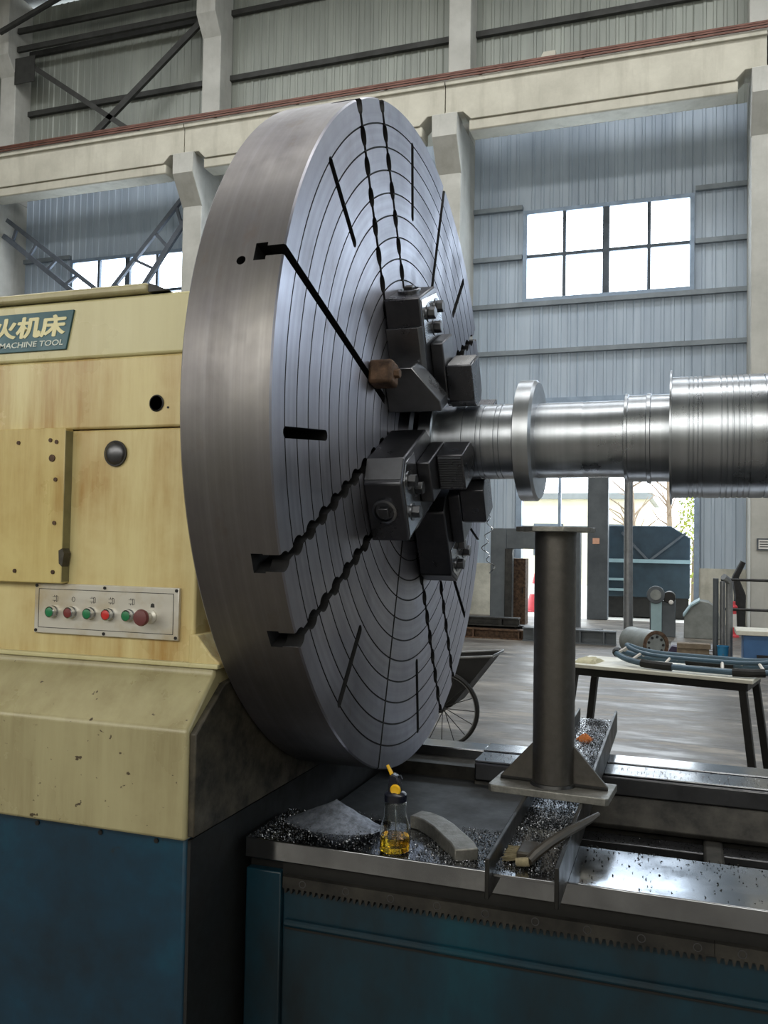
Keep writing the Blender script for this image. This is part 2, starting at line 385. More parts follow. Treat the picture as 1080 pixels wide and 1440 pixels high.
# girts on the inside of the cladding
def girt(x0, x1, z, h=0.10, d=0.09, mat='girt'): MB().bx(x0, x1, YW - .03 - d, YW - .03, z - h / 2, z + h / 2).build('girt', M[mat], wall, smooth=0)
for i in range(4):
    a, b = COLX[i] + .5, COLX[i + 1]
    ww = (win2, win3, win1, win4)[i]
    for z in (wz(8.6), wz(7.55), wz(6.54), wz(5.54), wz(3.2)):
        if ww and WZ0 < z < WZ1 or (ww and abs(z - wz(8.6)) < .01): girt(a, ww[0] - .04, z); girt(ww[1] + .04, b, z)
        elif i == 2 and z < DZ1: girt(a, DX0 - .1, z); girt(DX1 + .1, b, z)
        else: girt(a, b, z)
    girt(a, b, 12.95, 0.13, 0.1, 'girt_dark'); girt(a, b, 11.55, 0.12, 0.1, 'girt_dark'); girt(a, b, 14.6, 0.13, 0.1, 'girt_dark')

def window(name, o):
    root = struct(name); x0, x1, z0, z1 = o
    y0, y1 = YW - .10, YW + .06
    f = 0.07
    for b in ((x0 - .02, x1 + .02, z1 - f, z1 + .02), (x0 - .02, x1 + .02, z0 - .02, z0 + f), (x0 - .02, x0 + f, z0 + f, z1 - f), (x1 - f, x1 + .02, z0 + f, z1 - f)):
        MB().bx(b[0], b[1], y0, y1, b[2], b[3]).build('window_frame', M['frame'], root, smooth=0)
    zm = (z0 + z1) / 2; W = x1 - x0; xs = [x0 + W * q for q in (0, .25, .5, .75, 1)]
    for i in (1, 2, 3):
        hw = 0.07 if i == 2 else 0.035
        MB().bx(xs[i] - hw, xs[i] + hw, y0, y1, z0 + f, z1 - f).build('mullion', M['frame_dark'], root, smooth=0)
    for i in range(4):
        MB().bx(xs[i] + .03, xs[i + 1] - .03, y0 + .02, y1 - .01, zm - .035, zm + .035).build('glazing_bar', M['frame_dark'], root, smooth=0)
        for a, b in ((z0 + f, zm - .035), (zm + .035, z1 - f)):
            MB().bx(xs[i] + .02, xs[i + 1] - .02, YW - .01, YW, a - .01, b + .01).build('pane', M['pane'], root, smooth=0)
window('window_1', win1); window('window_2', win2); window('window_3', win3); window('unseen_window_4', win4); window('unseen_window_5', win5)  # last two lie out of view, added to brighten the faceplate's reflection

# the wide open doorway
door = struct('door_1')
MB().bx(DX0 - .12, DX0, YW - .12, YW + .12, 0, DZ1 + .12).build('door_frame', M['frame'], door, smooth=0)
MB().bx(DX1, DX1 + .10, YW - .12, YW + .12, 0, DZ1 + .12).build('door_frame', M['frame'], door, smooth=0)
MB().bx(DX0, DX1, YW - .12, YW + .12, DZ1, DZ1 + .12).build('door_frame', M['frame'], door, smooth=0)
MB().bx(-2.63, -2.57, YW - .05, YW + .05, 1.95, DZ1).build('mullion', M['frame'], door, smooth=0)
MB().bx(DX0, -2.0, YW - .06, YW + .06, 1.85, 1.95).build('transom', M['frame'], door, smooth=0)
post = MB().bx(-2.0, -1.58, YW - .14, YW + .14, 0, DZ1).build('door_post', M['slate'], door, smooth=0, bevel=.01)
MB().bx(-1.89, -1.75, YW - .15, YW - .138, 1.58, 1.70).build('sticker', M['label_orange'], post, smooth=0)

# columns with corbels
def column(x, label):
    root = thing('concrete_column', label, 'column', (x + .25, YC + .6, 0), group='concrete wall columns')
    MB().bx(x, x + .5, YC, YW - .02, 0, 10.42).build('shaft', M['conc_col'], root, True, bevel=.02)
    MB().prism([(YC + .02, 9.3), (YC + .02, 10.42), (YG - .05, 10.42), (YG - .05, 9.95)], x - .02, x + .52, 'X').build('corbel', M['conc_col'], root, True, bevel=.015)
    MB().bx(x, x + .5, YU, YW - .02, 10.42, 15.95).build('upper_shaft', M['conc_col'], root, True, bevel=.02)
    MB().prism([(YU + .01, 13.75), (YU + .01, 15.9), (YU - .32, 15.9), (YU - .32, 14.2)], x - .01, x + .51, 'X').build('roof_corbel', M['conc_col'], root, True, bevel=.015)
    return root
names = ['whitewashed concrete column left of the high wall cross brace', 'whitewashed concrete column rising behind the cream headstock, right of the cross brace',
         'whitewashed concrete column between the faceplate edge and the eight-pane window', 'whitewashed concrete column carrying the small notice board', 'whitewashed concrete column furthest along towards the right gable']
for x, n in zip(COLX, names): column(x, n)
# notice on the right column
t = thing('notice_board', 'small white notice board screwed to the concrete column', 'sign', (1.40, YC - .02, 1.62))
MB().bx(1.20, 1.58, YC - .03, YC, 1.51, 1.73).build('frame', M['slate'], t, True)
MB().bx(1.23, 1.55, YC - .036, YC - .028, 1.535, 1.705).build('face', M['cone_white'], t, True)
for i in range(3): MB().bx(1.25, 1.53 - .07 * (i % 2), YC - .039, YC - .035, 1.66 - i * .045, 1.675 - i * .045).build('text_line', M['ink'], t, True)
tag(MB().tube([(1.50, YC - .034, 1.76), (1.50, YC - .034, 4), (1.5, YC - .034, 6.0)], .03).build('conduit_pipe', M['galv']), 'grey conduit running up the column above the notice board', 'pipe')

# crane girders
gl = ['cream concrete crane girder over the lattice knee braces', 'cream concrete crane girder crossing behind the top of the faceplate', 'cream concrete crane girder above the eight-pane window', 'cream concrete crane girder beyond the notice-board column']
for i in range(4):
    a, b = COLX[i] + .25, COLX[i + 1] + .25
    root = thing('crane_girder', gl[i], 'girder', ((a + b) / 2, YG + .3, 10.4), group='crane girders along the wall')
    poly = [(a + .01, 9.98), (a + .5, 9.98), (a + .75, 10.22), (b - .75, 10.22), (b - .5, 9.98), (b - .01, 9.98), (b - .01, 11.1), (a + .01, 11.1)]
    poly = [(x, max(z, 10.42) if (x < a + .4 or x > b - .4) and z < 10.43 else z) for x, z in poly]
    poly = [(a + .01, 10.42), (a + .38, 10.42), (a + .55, 10.25), (b - .55, 10.25), (b - .38, 10.42), (b - .01, 10.42), (b - .01, 11.1), (a + .01, 11.1)]
    MB().prism(poly, YG, YG + .55, 'Y').build('web', M['conc'], root, True, bevel=.01)
    MB().bx(a + .5, b - .5, YG + .03, YG + .5, 10.02, 10.25).build('bottom_flange', M['conc'], root, True, bevel=.03)
    MB().bx(a + .01, b - .01, YG - .05, YG + .6, 11.0, 11.1).build('top_flange', M['conc'], root, True, bevel=.01)
MBR = thing('crane_rail', 'grey steel crane rail lying along the girders', 'rail', (-5, YG + .3, 11.1))
MB().bx(-20, 10, YG + .2, YG + .36, 11.1, 11.13).build('rail_foot', M['railsteel'], MBR, True)
MB().bx(-20, 10, YG + .26, YG + .30, 11.13, 11.22).build('rail_web', M['railsteel'], MBR, True)
MB().bx(-20, 10, YG + .24, YG + .32, 11.22, 11.27).build('rail_head', M['railsteel'], MBR, True)
for i, (dy, z, m, d) in enumerate(((-.09, 11.125, 'conductor', 'lowest'), (-.10, 11.175, 'conductor', 'middle'), (-.09, 11.225, 'conductor', 'topmost'))):
    tag(MB().bx(-20, 10, YG + dy, YG + dy + .03, z - .018, z + .018).build('conductor_bar', M[m], smooth=0), 'red-brown crane conductor bar above the girders, %s of three' % d, 'conductor bar', 'crane conductor bars')
for i, x in enumerate([q * 2.05 - 18.4 for q in range(13)]):
    b = thing('conductor_bracket', 'small steel bracket holding the red-brown conductor bars on the girder', 'bracket', (x, YG, 11.1), group='conductor brackets')
    MB().bx(x - .03, x + .03, YG - .05, YG + .15, 11.1, 11.13).build('foot', M['railsteel'], b, True)
    MB().bx(x - .02, x + .02, YG - .05, YG - .032, 11.13, 11.25).build('upright', M['railsteel'], b, True)
tag(MB().prism([(-4.15, 11.1), (-2.6, 11.1), (-2.6, 11.62), (-2.85, 11.62), (-2.95, 11.42), (-3.7, 11.36), (-3.75, 11.45), (-4.15, 11.40)], YG + .4, YG + .52, 'Y').build('cable_box', M['conc'], smooth=0), 'pale ledge box standing on the girder above the eight-pane window', 'box')

# bracing
br = thing('cross_brace', 'dark steel cross brace between two columns high on the wall', 'brace', (-13.9, YU - .1, 11.2))
for (x0, z0, x1, z1), nm, w_ in (((-11.36, 14.17, -14.5, 11.75), 'diagonal', .16), ((-16.3, 13.85, -13.2, 11.7), 'diagonal', .13), ((-16.9, 14.95, -11.3, 14.9), 'strut', .14), ((-16.9, 14.45, -11.3, 14.42), 'strut', .14)):
    MB().bar((x0, YU, z0), (x1, YU, z1), .08, w_).build(nm, M['girt_dark'], br, True)
MB().prism([(-16.95, 13.5), (-16.3, 13.5), (-16.3, 14.2), (-16.95, 14.2)], YU - .05, YU - .03, 'Y').build('gusset', M['girt_dark'], br, True)
tag(MB().tube([(-16.95, YU - .6, 14.6), (-15, YU - .7, 15.1), (-12.5, YU - .8, 15.5)], .07).build('roof_pipe', M['girt_dark']), 'dark pipe sloping up under the roof above the cross brace', 'pipe')
root = thing('portal_brace', 'V-shaped lattice portal brace of steel angles before the window by the headstock', 'brace', (-13.6, 18.0, 6.8))
def knee(p0, p1, q0, q1, n):
    MB().bar((p0[0], 18.0, p0[1]), (p1[0], 18.0, p1[1]), .08, .10).build('chord', M['girt_mid'], root, True)
    MB().bar((q0[0], 18.0, q0[1]), (q1[0], 18.0, q1[1]), .08, .12).build('chord', M['girt_mid'], root, True)
    for i in range(n):
        t_ = (i + .5) / n
        a = (p0[0] + (p1[0] - p0[0]) * t_, p0[1] + (p1[1] - p0[1]) * t_); b = (q0[0] + (q1[0] - q0[0]) * t_, q0[1] + (q1[1] - q0[1]) * t_)
        MB().bar((a[0], 18.0, a[1]), (b[0], 18.0, b[1]), .06, .07).build('rung', M['girt_mid'], root, True)
knee((-11.42, 9.86), (-14.3, 6.85), (-11.36, 9.3), (-13.2, 6.85), 5)
knee((-16.8, 9.75), (-12.9, 6.95), (-16.9, 9.35), (-13.5, 6.85), 6)

# outside the doorway
tag(MB().bx(-25, 25, YW + .2, 70, -.25, -.05).build('yard', M['outdoor'], smooth=0), kind='structure')
h = thing('outbuilding', 'pale rendered outbuilding across the yard beyond the doorway', 'building', (-8, 38, 0))
MB().bx(-16, -1.5, 36, 44, -.1, 3.4).build('wall', M['house'], h, True)
MB().bx(-16.2, -1.3, 35.7, 44.2, 3.4, 3.65).build('roof_edge', M['roof'], h, True)
for x in (-12, -9, -6, -3.5): MB().bx(x, x + 1.2, 35.96, 36.05, 1.1, 2.4).build('window', M['slate'], h, True)
def tree(x, y, label, hh):
    random.seed(int(x * 10)); root = thing('bare_tree', label, 'tree', (x, y, -.1), group='bare trees in the yard')
    MB().tube([(x, y, -.15), (x + .05, y, hh * .4), (x - .05, y, hh)], [.12, .09, .03]).build('trunk', M['bark'], root, True)
    m = MB()
    for i in range(26):
        z = hh * random.uniform(.3, .95); a = random.uniform(0, 6.28); l = random.uniform(.6, 1.6)
        p = Vector((x, y, z)); d = Vector((math.cos(a), math.sin(a), random.uniform(.5, 1.3))).normalized()
        q = p + d * l * .5; e = q + (d + Vector((random.uniform(-.4, .4),) * 3)).normalized() * l * .6
        m.tube([p, q, e], [.035, .022, .008], 5)
    b = m.build('branches', M['bark'], root, True); b['kind'] = 'stuff'
tree(-1.6, 27, 'thin bare tree behind the dark hopper', 4.6); tree(-.6, 29, 'spreading bare tree seen above the dark hopper', 5.2)
def shrub(x, y, hh, label):
    random.seed(5); root = thing('yellow_shrub', label, 'shrub', (x, y, -.1))
    MB().tube([(x, y, -.12), (x, y, hh * .6)], [.06, .02]).build('stem', M['bark'], root, True)
    m = MB()
    for i in range(900):
        a = random.uniform(0, 6.28); z = hh * random.random() ** .7; rr = .55 * math.sqrt(random.random()) * (1.1 - .5 * z / hh)
        c = Vector((x + math.cos(a) * rr, y + math.sin(a) * rr, z)); u = Vector([random.uniform(-1, 1) for _ in '123']).normalized() * .05; v = u.orthogonal().normalized() * .03
        m.add([c - u, c + v, c + u, c - v], [(0, 1, 2, 3)])
    b = m.build('leaves', M['leaf'], root, True, smooth=0); b['kind'] = 'stuff'
shrub(.12, 23.5, 2.9, 'yellow-green shrub just outside the door edge')

# ------------------------------------------------------------------ the lathe headstock
HX0, HXR, HY = -3.2, -1.17, 1.93
hs = thing('lathe_headstock', 'cream lathe headstock with yellow oil runs on a dark blue base', 'lathe headstock', (-2.1, 2.6, 0))
MB().bx(HX0, HXR, HY, 3.5, 1.229, 1.833).build('lower_housing', M['cream'], hs, True, bevel=.006)
MB().bx(HX0, HXR, HY - .004, 3.5, 1.836, 2.024).build('spindle_housing', M['cream'], hs, True, bevel=.006)
MB().bx(HX0, HXR, HY + .004, 3.5, 2.027, 2.188).build('upper_cover', M['cream_top'], hs, True, bevel=.008)
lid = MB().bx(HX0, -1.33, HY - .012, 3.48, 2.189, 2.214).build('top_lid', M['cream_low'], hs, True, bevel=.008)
MB().prism([(-1.33, 2.190), (-1.27, 2.190), (-1.31, 2.206), (-1.33, 2.214)], HY - .006, 3.45, 'Y').build('lid_end', M['dark'], lid, True)
# lower sloped shelf and skirt, profile in (y, z), grimy end plate on the right
prof = [(3.5, 1.232), (HY - .012, 1.232), (HY - .012, 1.215), (1.80, 1.098), (1.80, .842), (3.5, .842)]
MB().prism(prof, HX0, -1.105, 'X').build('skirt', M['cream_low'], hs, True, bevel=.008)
pe = [(3.5, 1.20), (2.05, 1.205), (1.945, 1.19), (1.812, 1.09), (1.812, .85), (3.5, .85)]
MB().prism(pe, -1.107, -1.088, 'X').build('end_plate', M['grime'], hs, True, bevel=.003)
MB().prism([(HXR - .01, 1.31), (HXR + .012, 1.31), (HXR + .055, 1.26), (-1.092, 1.245), (-1.092, 1.228), (HXR - .01, 1.228)], HY - .012, 2.2, 'Y').build('foot_flare', M['cream'], hs, True, bevel=.004)
MB().bx(HX0, -1.092, HY - .02, HY, 1.228, 1.24).build('shelf_lip', M['cream_top'], hs, True, bevel=.003)
MB().bx(HX0, -1.118, 1.83, 3.4, 0.0, .842).build('base_cabinet', M['blue'], hs, True, bevel=.01)
MB().bx(-1.1185, -1.110, 1.835, 3.38, .01, .835).build('base_end', M['shade_black'], hs, True)  # near-black sheet added for the shadow beside the base
for x in (-1.72, -1.55, -1.36, -1.2): MB().cyl((x, 1.826, .825), (x, 1.834, .825), .006, n=10).build('cabinet_screw', M['dark'], hs, True)
# bolted cover
cv = MB().bx(-2.6, -1.558, HY - .030, HY + .002, 1.425, 1.838).build('access_cover', M['cover'], hs, True, bevel=.003)
MB().bx(-1.5585, -1.5575, HY - .029, HY, 1.43, 1.83).build('cover_edge', M['olive'], cv, True)
for x, z in ((-1.71, 1.80), (-1.585, 1.80), (-1.605, 1.805), (-1.585, 1.70), (-1.585, 1.585), (-1.585, 1.455), (-1.71, 1.455), (-1.84, 1.80), (-1.84, 1.455)):
    MB().cyl((x, HY - .033, z), (x, HY - .025, z), .0055, n=12).build('cover_screw', M['rust'], cv, True)
MB().cyl((-1.598, HY - .033, 1.757), (-1.598, HY - .025, 1.757), .0095, n=16).build('rusty_washer', M['rust'], cv, True)
MB().prism([(-1.566, 1.478), (-1.556, 1.470), (-1.550, 1.505), (-1.557, 1.518), (-1.568, 1.512)], HY - .032, HY - .005, 'Y').build('drip_patch', M['grime'], cv, True)
# dome plug, hole
MB().lathe([(.0, .0), (.034, .0), (.034, .005), (.031, .007)], (0, 0, 0), 'Y', 32).xf(Matrix.Translation((-1.418, HY - .007, 1.769))).build('plug_rim', M['dark'], hs, True)
MB().lathe([(.0305, .0)] + [(.0305 * math.cos(a), -.016 * math.sin(a)) for a in [i * math.pi / 16 for i in range(1, 8)]] + [(0, -.016)], (-1.418, HY - .004, 1.769), 'Y', 32).build('dome_plug', M['steel'], hs, True)
MB().lathe([(0, .0), (.020, .0), (.022, -.002), (.0185, -.004), (.0185, -.0005)], (-1.296, HY - .004, 1.897), 'Y', 24).build('lifting_hole', M['black'], hs, True)
MB().cyl((-1.262, HY - .006, 1.885), (-1.262, HY, 1.885), .003, n=8).build('pin_hole', M['black'], hs, True)
# control panel
cp = MB().bx(-1.659, -1.212, HY - .010, HY + .001, 1.291, 1.424).build('control_panel', M['panel'], hs, True, bevel=.002)
for b in ((-1.645, -1.228, 1.408, 1.4095), (-1.645, -1.228, 1.3055, 1.307), (-1.6455, -1.644, 1.306, 1.409), (-1.2285, -1.227, 1.306, 1.409)):
    MB().bx(b[0], b[1], HY - .0106, HY - .009, b[2], b[3]).build('panel_line', M['ink'], cp, True)
for x, z in ((-1.652, 1.417), (-1.435, 1.417), (-1.219, 1.417), (-1.652, 1.298), (-1.435, 1.298), (-1.219, 1.298)):
    MB().cyl((x, HY - .0125, z), (x, HY - .009, z), .0042, n=12).build('panel_screw', M['dark'], cp, True)
BX = [-1.596, -1.537, -1.477, -1.419, -1.357, -1.293]
for x, m in zip(BX[:5], ('btn_green', 'btn_dull', 'btn_green', 'btn_red', 'btn_green')):
    b = MB().lathe([(.0, .0), (.0165, .0), (.0165, -.004), (.0148, -.006), (.0148, -.017), (.0128, -.019), (.0115, -.017)], (x, HY - .010, 1.349), 'Y', 28).build('push_button', M['chrome'], hs, True)
    MB().lathe([(.0118, -.012), (.0118, -.0185), (.010, -.0195), (0, -.0195)], (x, HY - .010, 1.349), 'Y', 24).build('button_cap', M[m], b, True)
b = MB().lathe([(0, 0), (.018, 0), (.018, -.006), (.0115, -.010), (.0115, -.034)], (BX[5], HY - .010, 1.349), 'Y', 28).build('stop_button', M['panel'], hs, True)
MB().lathe([(.0115, -.030), (.020, -.034), (.0215, -.040), (.019, -.046), (.010, -.049), (0, -.0495)], (BX[5] - .002, HY - .010, 1.349), 'Y', 32).build('mushroom_cap', M['btn_stop'], b, True)
def glyph(x, kind):
    z = 1.384; y0, y1 = HY - .0106, HY - .0096; m = MB(); w_ = .0009
    def ln(a, b): m.bar((x + a[0], (y0 + y1) / 2, z + a[1]), (x + b[0], (y0 + y1) / 2, z + b[1]), w_ * 1.3, y1 - y0, (0, 1, 0))
    if kind == 'ring':
        pts = [(.005 * math.cos(i * math.pi / 4), .006 * math.sin(i * math.pi / 4)) for i in range(8)]
        for i in range(8): ln(pts[i], pts[(i + 1) % 8])
    elif kind == 'stop':
        m.prism([(x - .006, z - .012), (x + .006, z - .012), (x + .005, z - .003), (x, z - .001), (x - .005, z - .003)], y0, y1, 'Y')
    else:
        for a, b in (((-.008, .005), (.004, .005)), ((-.008, -.005), (.004, -.005)), ((.004, -.008), (.004, .008)), ((.004, .008), (.009, .006)), ((.009, .006), (.009, -.006)), ((.009, -.006), (.004, -.008)), ((-.002, .005), (-.002, .009)), ((-.002, -.005), (-.002, -.009))): ln(a, b)
    m.build('panel_symbol', M['ink'], cp, True, smooth=0)
for x, kd in zip(BX, ('jaw', 'ring', 'jaw', 'jaw', 'jaw', 'stop')): glyph(x + .004, kd)
# nameplate
npl = MB().prism([(-2.35, 2.055), (-1.589, 2.055), (-1.566, 2.161), (-2.35, 2.161)], HY - .002, HY + .006, 'Y').build('nameplate', M['sign_teal'], hs, True, bevel=.001)
def text(body, size, x, z, y, mat, parent, name, depth=.0012, bold=0.0, shear=0.0, align='LEFT', sx=1.0, fat=()):
    cu = bpy.data.curves.new(name, 'FONT'); cu.body = body; cu.size = size; cu.extrude = depth; cu.offset = bold; cu.shear = shear; cu.align_x = align
    o = bpy.data.objects.new(name, cu); COL.objects.link(o)
    me = bpy.data.meshes.new_from_object(o.evaluated_get(bpy.context.evaluated_depsgraph_get()))
    bpy.data.objects.remove(o); bpy.data.curves.remove(cu)
    if fat:
        bm = bmesh.new()
        for dx, dy in fat:
            m2 = me.copy(); m2.transform(Matrix.Translation((dx, dy, dx * .02 + dy * .01))); bm.from_mesh(m2)
        bm.to_mesh(me); bm.free()
    off = Vector((0, 0, 0)); q = parent
    while q: off += q.location; q = q.parent
    me.transform(Matrix.Translation(Vector((x, y, z)) - off) @ Matrix.Rotation(R_(90), 4, 'X') @ Matrix.Diagonal((sx, 1, 1, 1)))
    return mesh_obj(name, me, mat, parent, smooth=0)
text('火机床', .060, -1.594, 2.098, HY - .0025, M['letter'], npl, 'plate_letters', bold=.0008, shear=.12, align='RIGHT', sx=1.36, fat=[(-.0018, 0), (0, 0), (.0018, 0), (0, .0013), (0, -.0013)])
text('MACHINE TOOL', .0215, -1.597, 2.067, HY - .0025, M['letter_white'], npl, 'plate_letters', bold=.0002, shear=.15, align='RIGHT', sx=1.36)

# ------------------------------------------------------------------ the faceplate
XF, YA, ZA, RP, TP = -.8513, 2.72, 1.876, 1.0304, .2292
fp = thing('lathe_faceplate', 'huge round turned iron faceplate with radial T-slots and concentric rings', 'faceplate', (XF, YA, ZA))
rings = [.962 - .0640 * i for i in range(13)]
prof = [(0, 0)]
for r in sorted(rings):
    prof += [(r - .0024, 0), (r - .0018, -.0035), (r + .0018, -.0035), (r + .0024, 0)]
prof += [(RP - .004, 0), (RP, -.004), (RP, -TP + .006), (RP - .006, -TP), (.6, -TP), (0, -TP)]
disc = MB().lathe(prof, (0, 0, 0), 'X', 256)
def pol(u, t, A):
    c, s = math.cos(A), math.sin(A); return (u * c - t * s, u * s + t * c)
cutA, cutB = MB(), MB()
for A in (116.2, 207.2, 298, 27):
    A = R_(A)
    for off in (-.1, .1):
        us = [.22 + i * .0054 for i in range(153)]
        def hw(u):
            f = ((u - .022) / .0805) % 1.0
            return .0095 + .013 * max(0, math.sin(math.pi * f / .62)) ** .5 if f < .62 else .0095
        L = [pol(u, off + hw(u), A) for u in us]; Rr = [pol(u, off - hw(u), A) for u in us]
        cutA.prism(L + Rr[::-1], .02, -.046, 'X')
        cutB.prism([pol(u, off + q, A) for u, q in ((.22, -.0235), (1.08, -.0235), (1.08, .0235), (.22, .0235))], -.044, -.074, 'X')
for A in (161.8, 253.8, 71, 342):
    A = R_(A); hwid = .0135 if A < 4 else .008
    if 200 < math.degrees(A) < 300: hwid = .006
    cutA.prism([pol(u, q, A) for u, q in ((.30, -hwid), (1.08, -hwid), (1.08, hwid), (.30, hwid))], .02, -.046, 'X')
    cutB.prism([pol(u, q, A) for u, q in ((.30, -hwid * 1.7), (1.08, -hwid * 1.7), (1.08, hwid * 1.7), (.30, hwid * 1.7))], -.044, -.074, 'X')
for A in (139.3, 93.4, 48.3, 185.1, 231.1, 276.4, 320, 5):
    A = R_(A); rr = .0135; pts = []
    for i in range(9): q = -math.pi / 2 + math.pi * i / 8; pts.append((.957 + rr * math.cos(q), rr * math.sin(q)))
    for i in range(9): q = math.pi / 2 + math.pi * i / 8; pts.append((.731 + rr * math.cos(q), rr * math.sin(q)))
    cutA.prism([pol(u, q, A) for u, q in pts], .02, -.12, 'X')
hy, hz = 1.711 - YA, 2.187 - ZA; hl = math.hypot(hy, hz)
cutB.cyl((-.105, hy / hl * .97, hz / hl * .97), (-.105, hy / hl * 1.1, hz / hl * 1.1), .0115, n=16)
do = disc.build('plate', M['plate'], fp)
ca = cutA.build('cut', None, fp, smooth=0); cb_ = cutB.build('cut', None, fp, smooth=0)
for c in (ca, cb_):
    m = do.modifiers.new('cut', 'BOOLEAN'); m.operation = 'DIFFERENCE'; m.solver = 'EXACT'; m.object = c
me = bpy.data.meshes.new_from_object(do.evaluated_get(bpy.context.evaluated_depsgraph_get()))
do.modifiers.clear(); do.data = me
for pl in me.polygons: pl.use_smooth = True
me.set_sharp_from_angle(angle=R_(30))
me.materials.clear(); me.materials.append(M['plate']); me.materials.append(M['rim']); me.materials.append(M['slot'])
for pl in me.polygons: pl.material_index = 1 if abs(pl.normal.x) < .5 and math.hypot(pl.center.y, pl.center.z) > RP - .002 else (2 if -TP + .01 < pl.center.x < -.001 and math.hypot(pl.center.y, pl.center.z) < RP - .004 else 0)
for c in (ca, cb_): bpy.data.objects.remove(c)
MB().cyl((-.26, 0, 0), (-TP + .002, 0, 0), .30, n=64).build('back_hub', M['dark'], fp)
MB().lathe([(0, .045), (.150, .045), (.160, .035), (.160, -.001), (0, -.001)], (0, 0, 0), 'X', 48).build('centre_boss', M['jaw'], fp)

# ------------------------------------------------------------------ jaws
def jaw(A, label, ustep=0.0, tooth=True):
    A = R_(A); c, s = math.cos(A), math.sin(A); U0 = .30
    root = thing('chuck_jaw', label, 'chuck jaw', (XF, YA + c * U0, ZA + s * U0), (A, 0, 0), group='independent chuck jaws')
    P_ = lambda pts: [(u - U0, t) for u, t in pts]
    MB().prism(P_([(.165, -.075), (.20, -.115), (.43, -.115), (.475, -.07), (.485, -.06), (.485, .115), (.20, .115), (.165, .075)]), 0.001, .112, 'X').build('jaw_body', M['jaw'], root, bevel=.005)
    MB().prism(P_([(.432, -.1155), (.4765, -.0705), (.4765, -.0695), (.4315, -.1145)]), .004, .108, 'X').build('lit_facet', M['jaw_edge'], root)  # paler steel on the chamfer stands in for light from above
    MB().prism(P_([(.150, -.035), (.165, -.062), (.335, -.062), (.335, .062), (.165, .062), (.150, .035)]), .112, .152, 'X').build('jaw_slide', M['jaw'], root, bevel=.004)
    st = MB().prism(P_([(.124, -.028), (.15, -.055), (.262, -.055), (.262, .055), (.15, .055), (.124, .028)]), .152, .232, 'X').build('gripping_step', M['jaw'], root, bevel=.003)
    m = MB(); n = 13
    pts = [(.262 - U0, -.05)]
    for i in range(n): pts += [(.268 - U0, -.05 + (i + .5) * .1 / n), (.2625 - U0, -.05 + (i + 1) * .1 / n)]
    m.prism(pts + [(.255 - U0, .05), (.255 - U0, -.05)], .158, .226, 'X').build('serration', M['jaw_edge'], st, smooth=0)
    MB().prism([(.001, .115), (.001, .128), (.10, .128), (.112, .1155), (.11, .1149)], -.08, .10, 'Y').xf(Matrix.Identity(4)).build('side_strip', M['jaw_edge'], root, bevel=.002)
    MB().prism(P_([(.345, -.10), (.425, -.10), (.465, -.06), (.475, .105), (.345, .105)]), .1115, .1145, 'X').build('highlight_plate', M['jaw_highlight'], root, bevel=.001)  # bright plate added to put reflected highlights on the jaw front
    # adjusting screw in the outer end
    sc = MB().lathe([(0, 0), (.036, 0), (.036, .010), (.029, .012), (.027, .003), (0, .003)], (.055, .484 - U0, .02), 'Y', 28).build('screw_socket', M['jaw_edge'], root)
    MB().bx(.041, .069, .486 - U0, .505 - U0, .006, .034).build('square_drive', M['steel'], sc, bevel=.002)
    # hex bolts on the front
    for u, t in ((.425, -.045), (.425, .05), (.372, .0)):
        b = MB().cyl((.111, u - U0, t), (.117, u - U0, t), .026, n=24).build('washer', M['jaw_edge'], root)
        MB().cyl((.116, u - U0, t), (.138, u - U0, t), .019, n=6).build('hex_head', M['steel'], b, bevel=.002)
    return root
j1 = jaw(116.2, 'dark steel chuck jaw above the shaft, beside the rusty stop block')
MB().prism([(.002, .0), (.09, .0), (.165, -.105), (.165, -.135), (.002, -.135)], .116, .20, 'Z').build('packing_wedge', M['jaw_edge'], j1, bevel=.003)
jaw(207.2, 'dark steel chuck jaw on the headstock-operator side, its adjusting screw facing out')
jaw(298, 'dark steel chuck jaw hanging below the shaft end')
jaw(27, 'dark steel chuck jaw behind the shaft, away from the control panel')
A = R_(160); sb = thing('stop_block', 'small rusty steel stop block bolted in the upper smooth slot beside a jaw', 'block', (XF, YA + .43 * math.cos(A), ZA + .43 * math.sin(A)), (R_(172), 0, 0))
MB().bx(.001, .072, -.034, .034, -.035, .035).build('block', M['rust'], sb, bevel=.010)
MB().cyl((.070, 0, 0), (.086, 0, 0), .014, n=6).build('bolt_head', M['rust'], sb, bevel=.002)

# ------------------------------------------------------------------ the workpiece
ZS = 1.872
wp = thing('roll_shaft', 'bright stepped steel roll shaft clamped in the jaws', 'shaft', (-.2, YA, ZS))
def seg(name, prof, mat): MB().lathe([(0, prof[0][1])] + prof + [(0, prof[-1][1])], (0.2, 0, 0), 'X', 96).build(name, M[mat], wp)
def gr(x0, x1, r, gs, gw=.0025, gd=.0025):
    out = [(r, x0)]
    for q in gs: out += [(r, q - gw), (r - gd, q - gw * .5), (r - gd, q + gw * .5), (r, q + gw)]
    return out + [(r, x1)]
seg('journal', [(.10, -.806)] + gr(-.803, -.49, .118, [-.66, -.615, -.60, -.56, -.545]), 'shaft')
seg('end_flange', [(.140, -.795), (.148, -.790), (.148, -.752), (.143, -.748)], 'shaft_flange')
seg('thrust_collar', [(.165, -.497), (.188, -.490), (.188, -.445), (.180, -.437)], 'shaft_flange')
seg('neck', gr(-.437, -.178, .116, [-.30], .006, .001), 'shaft')
seg('shoulder', [(.128, -.180), (.135, -.178), (.135, -.170), (.130, -.168), (.130, -.118), (.1345, -.116), (.1345, -.106), (.130, -.104), (.130, -.05)], 'shaft')
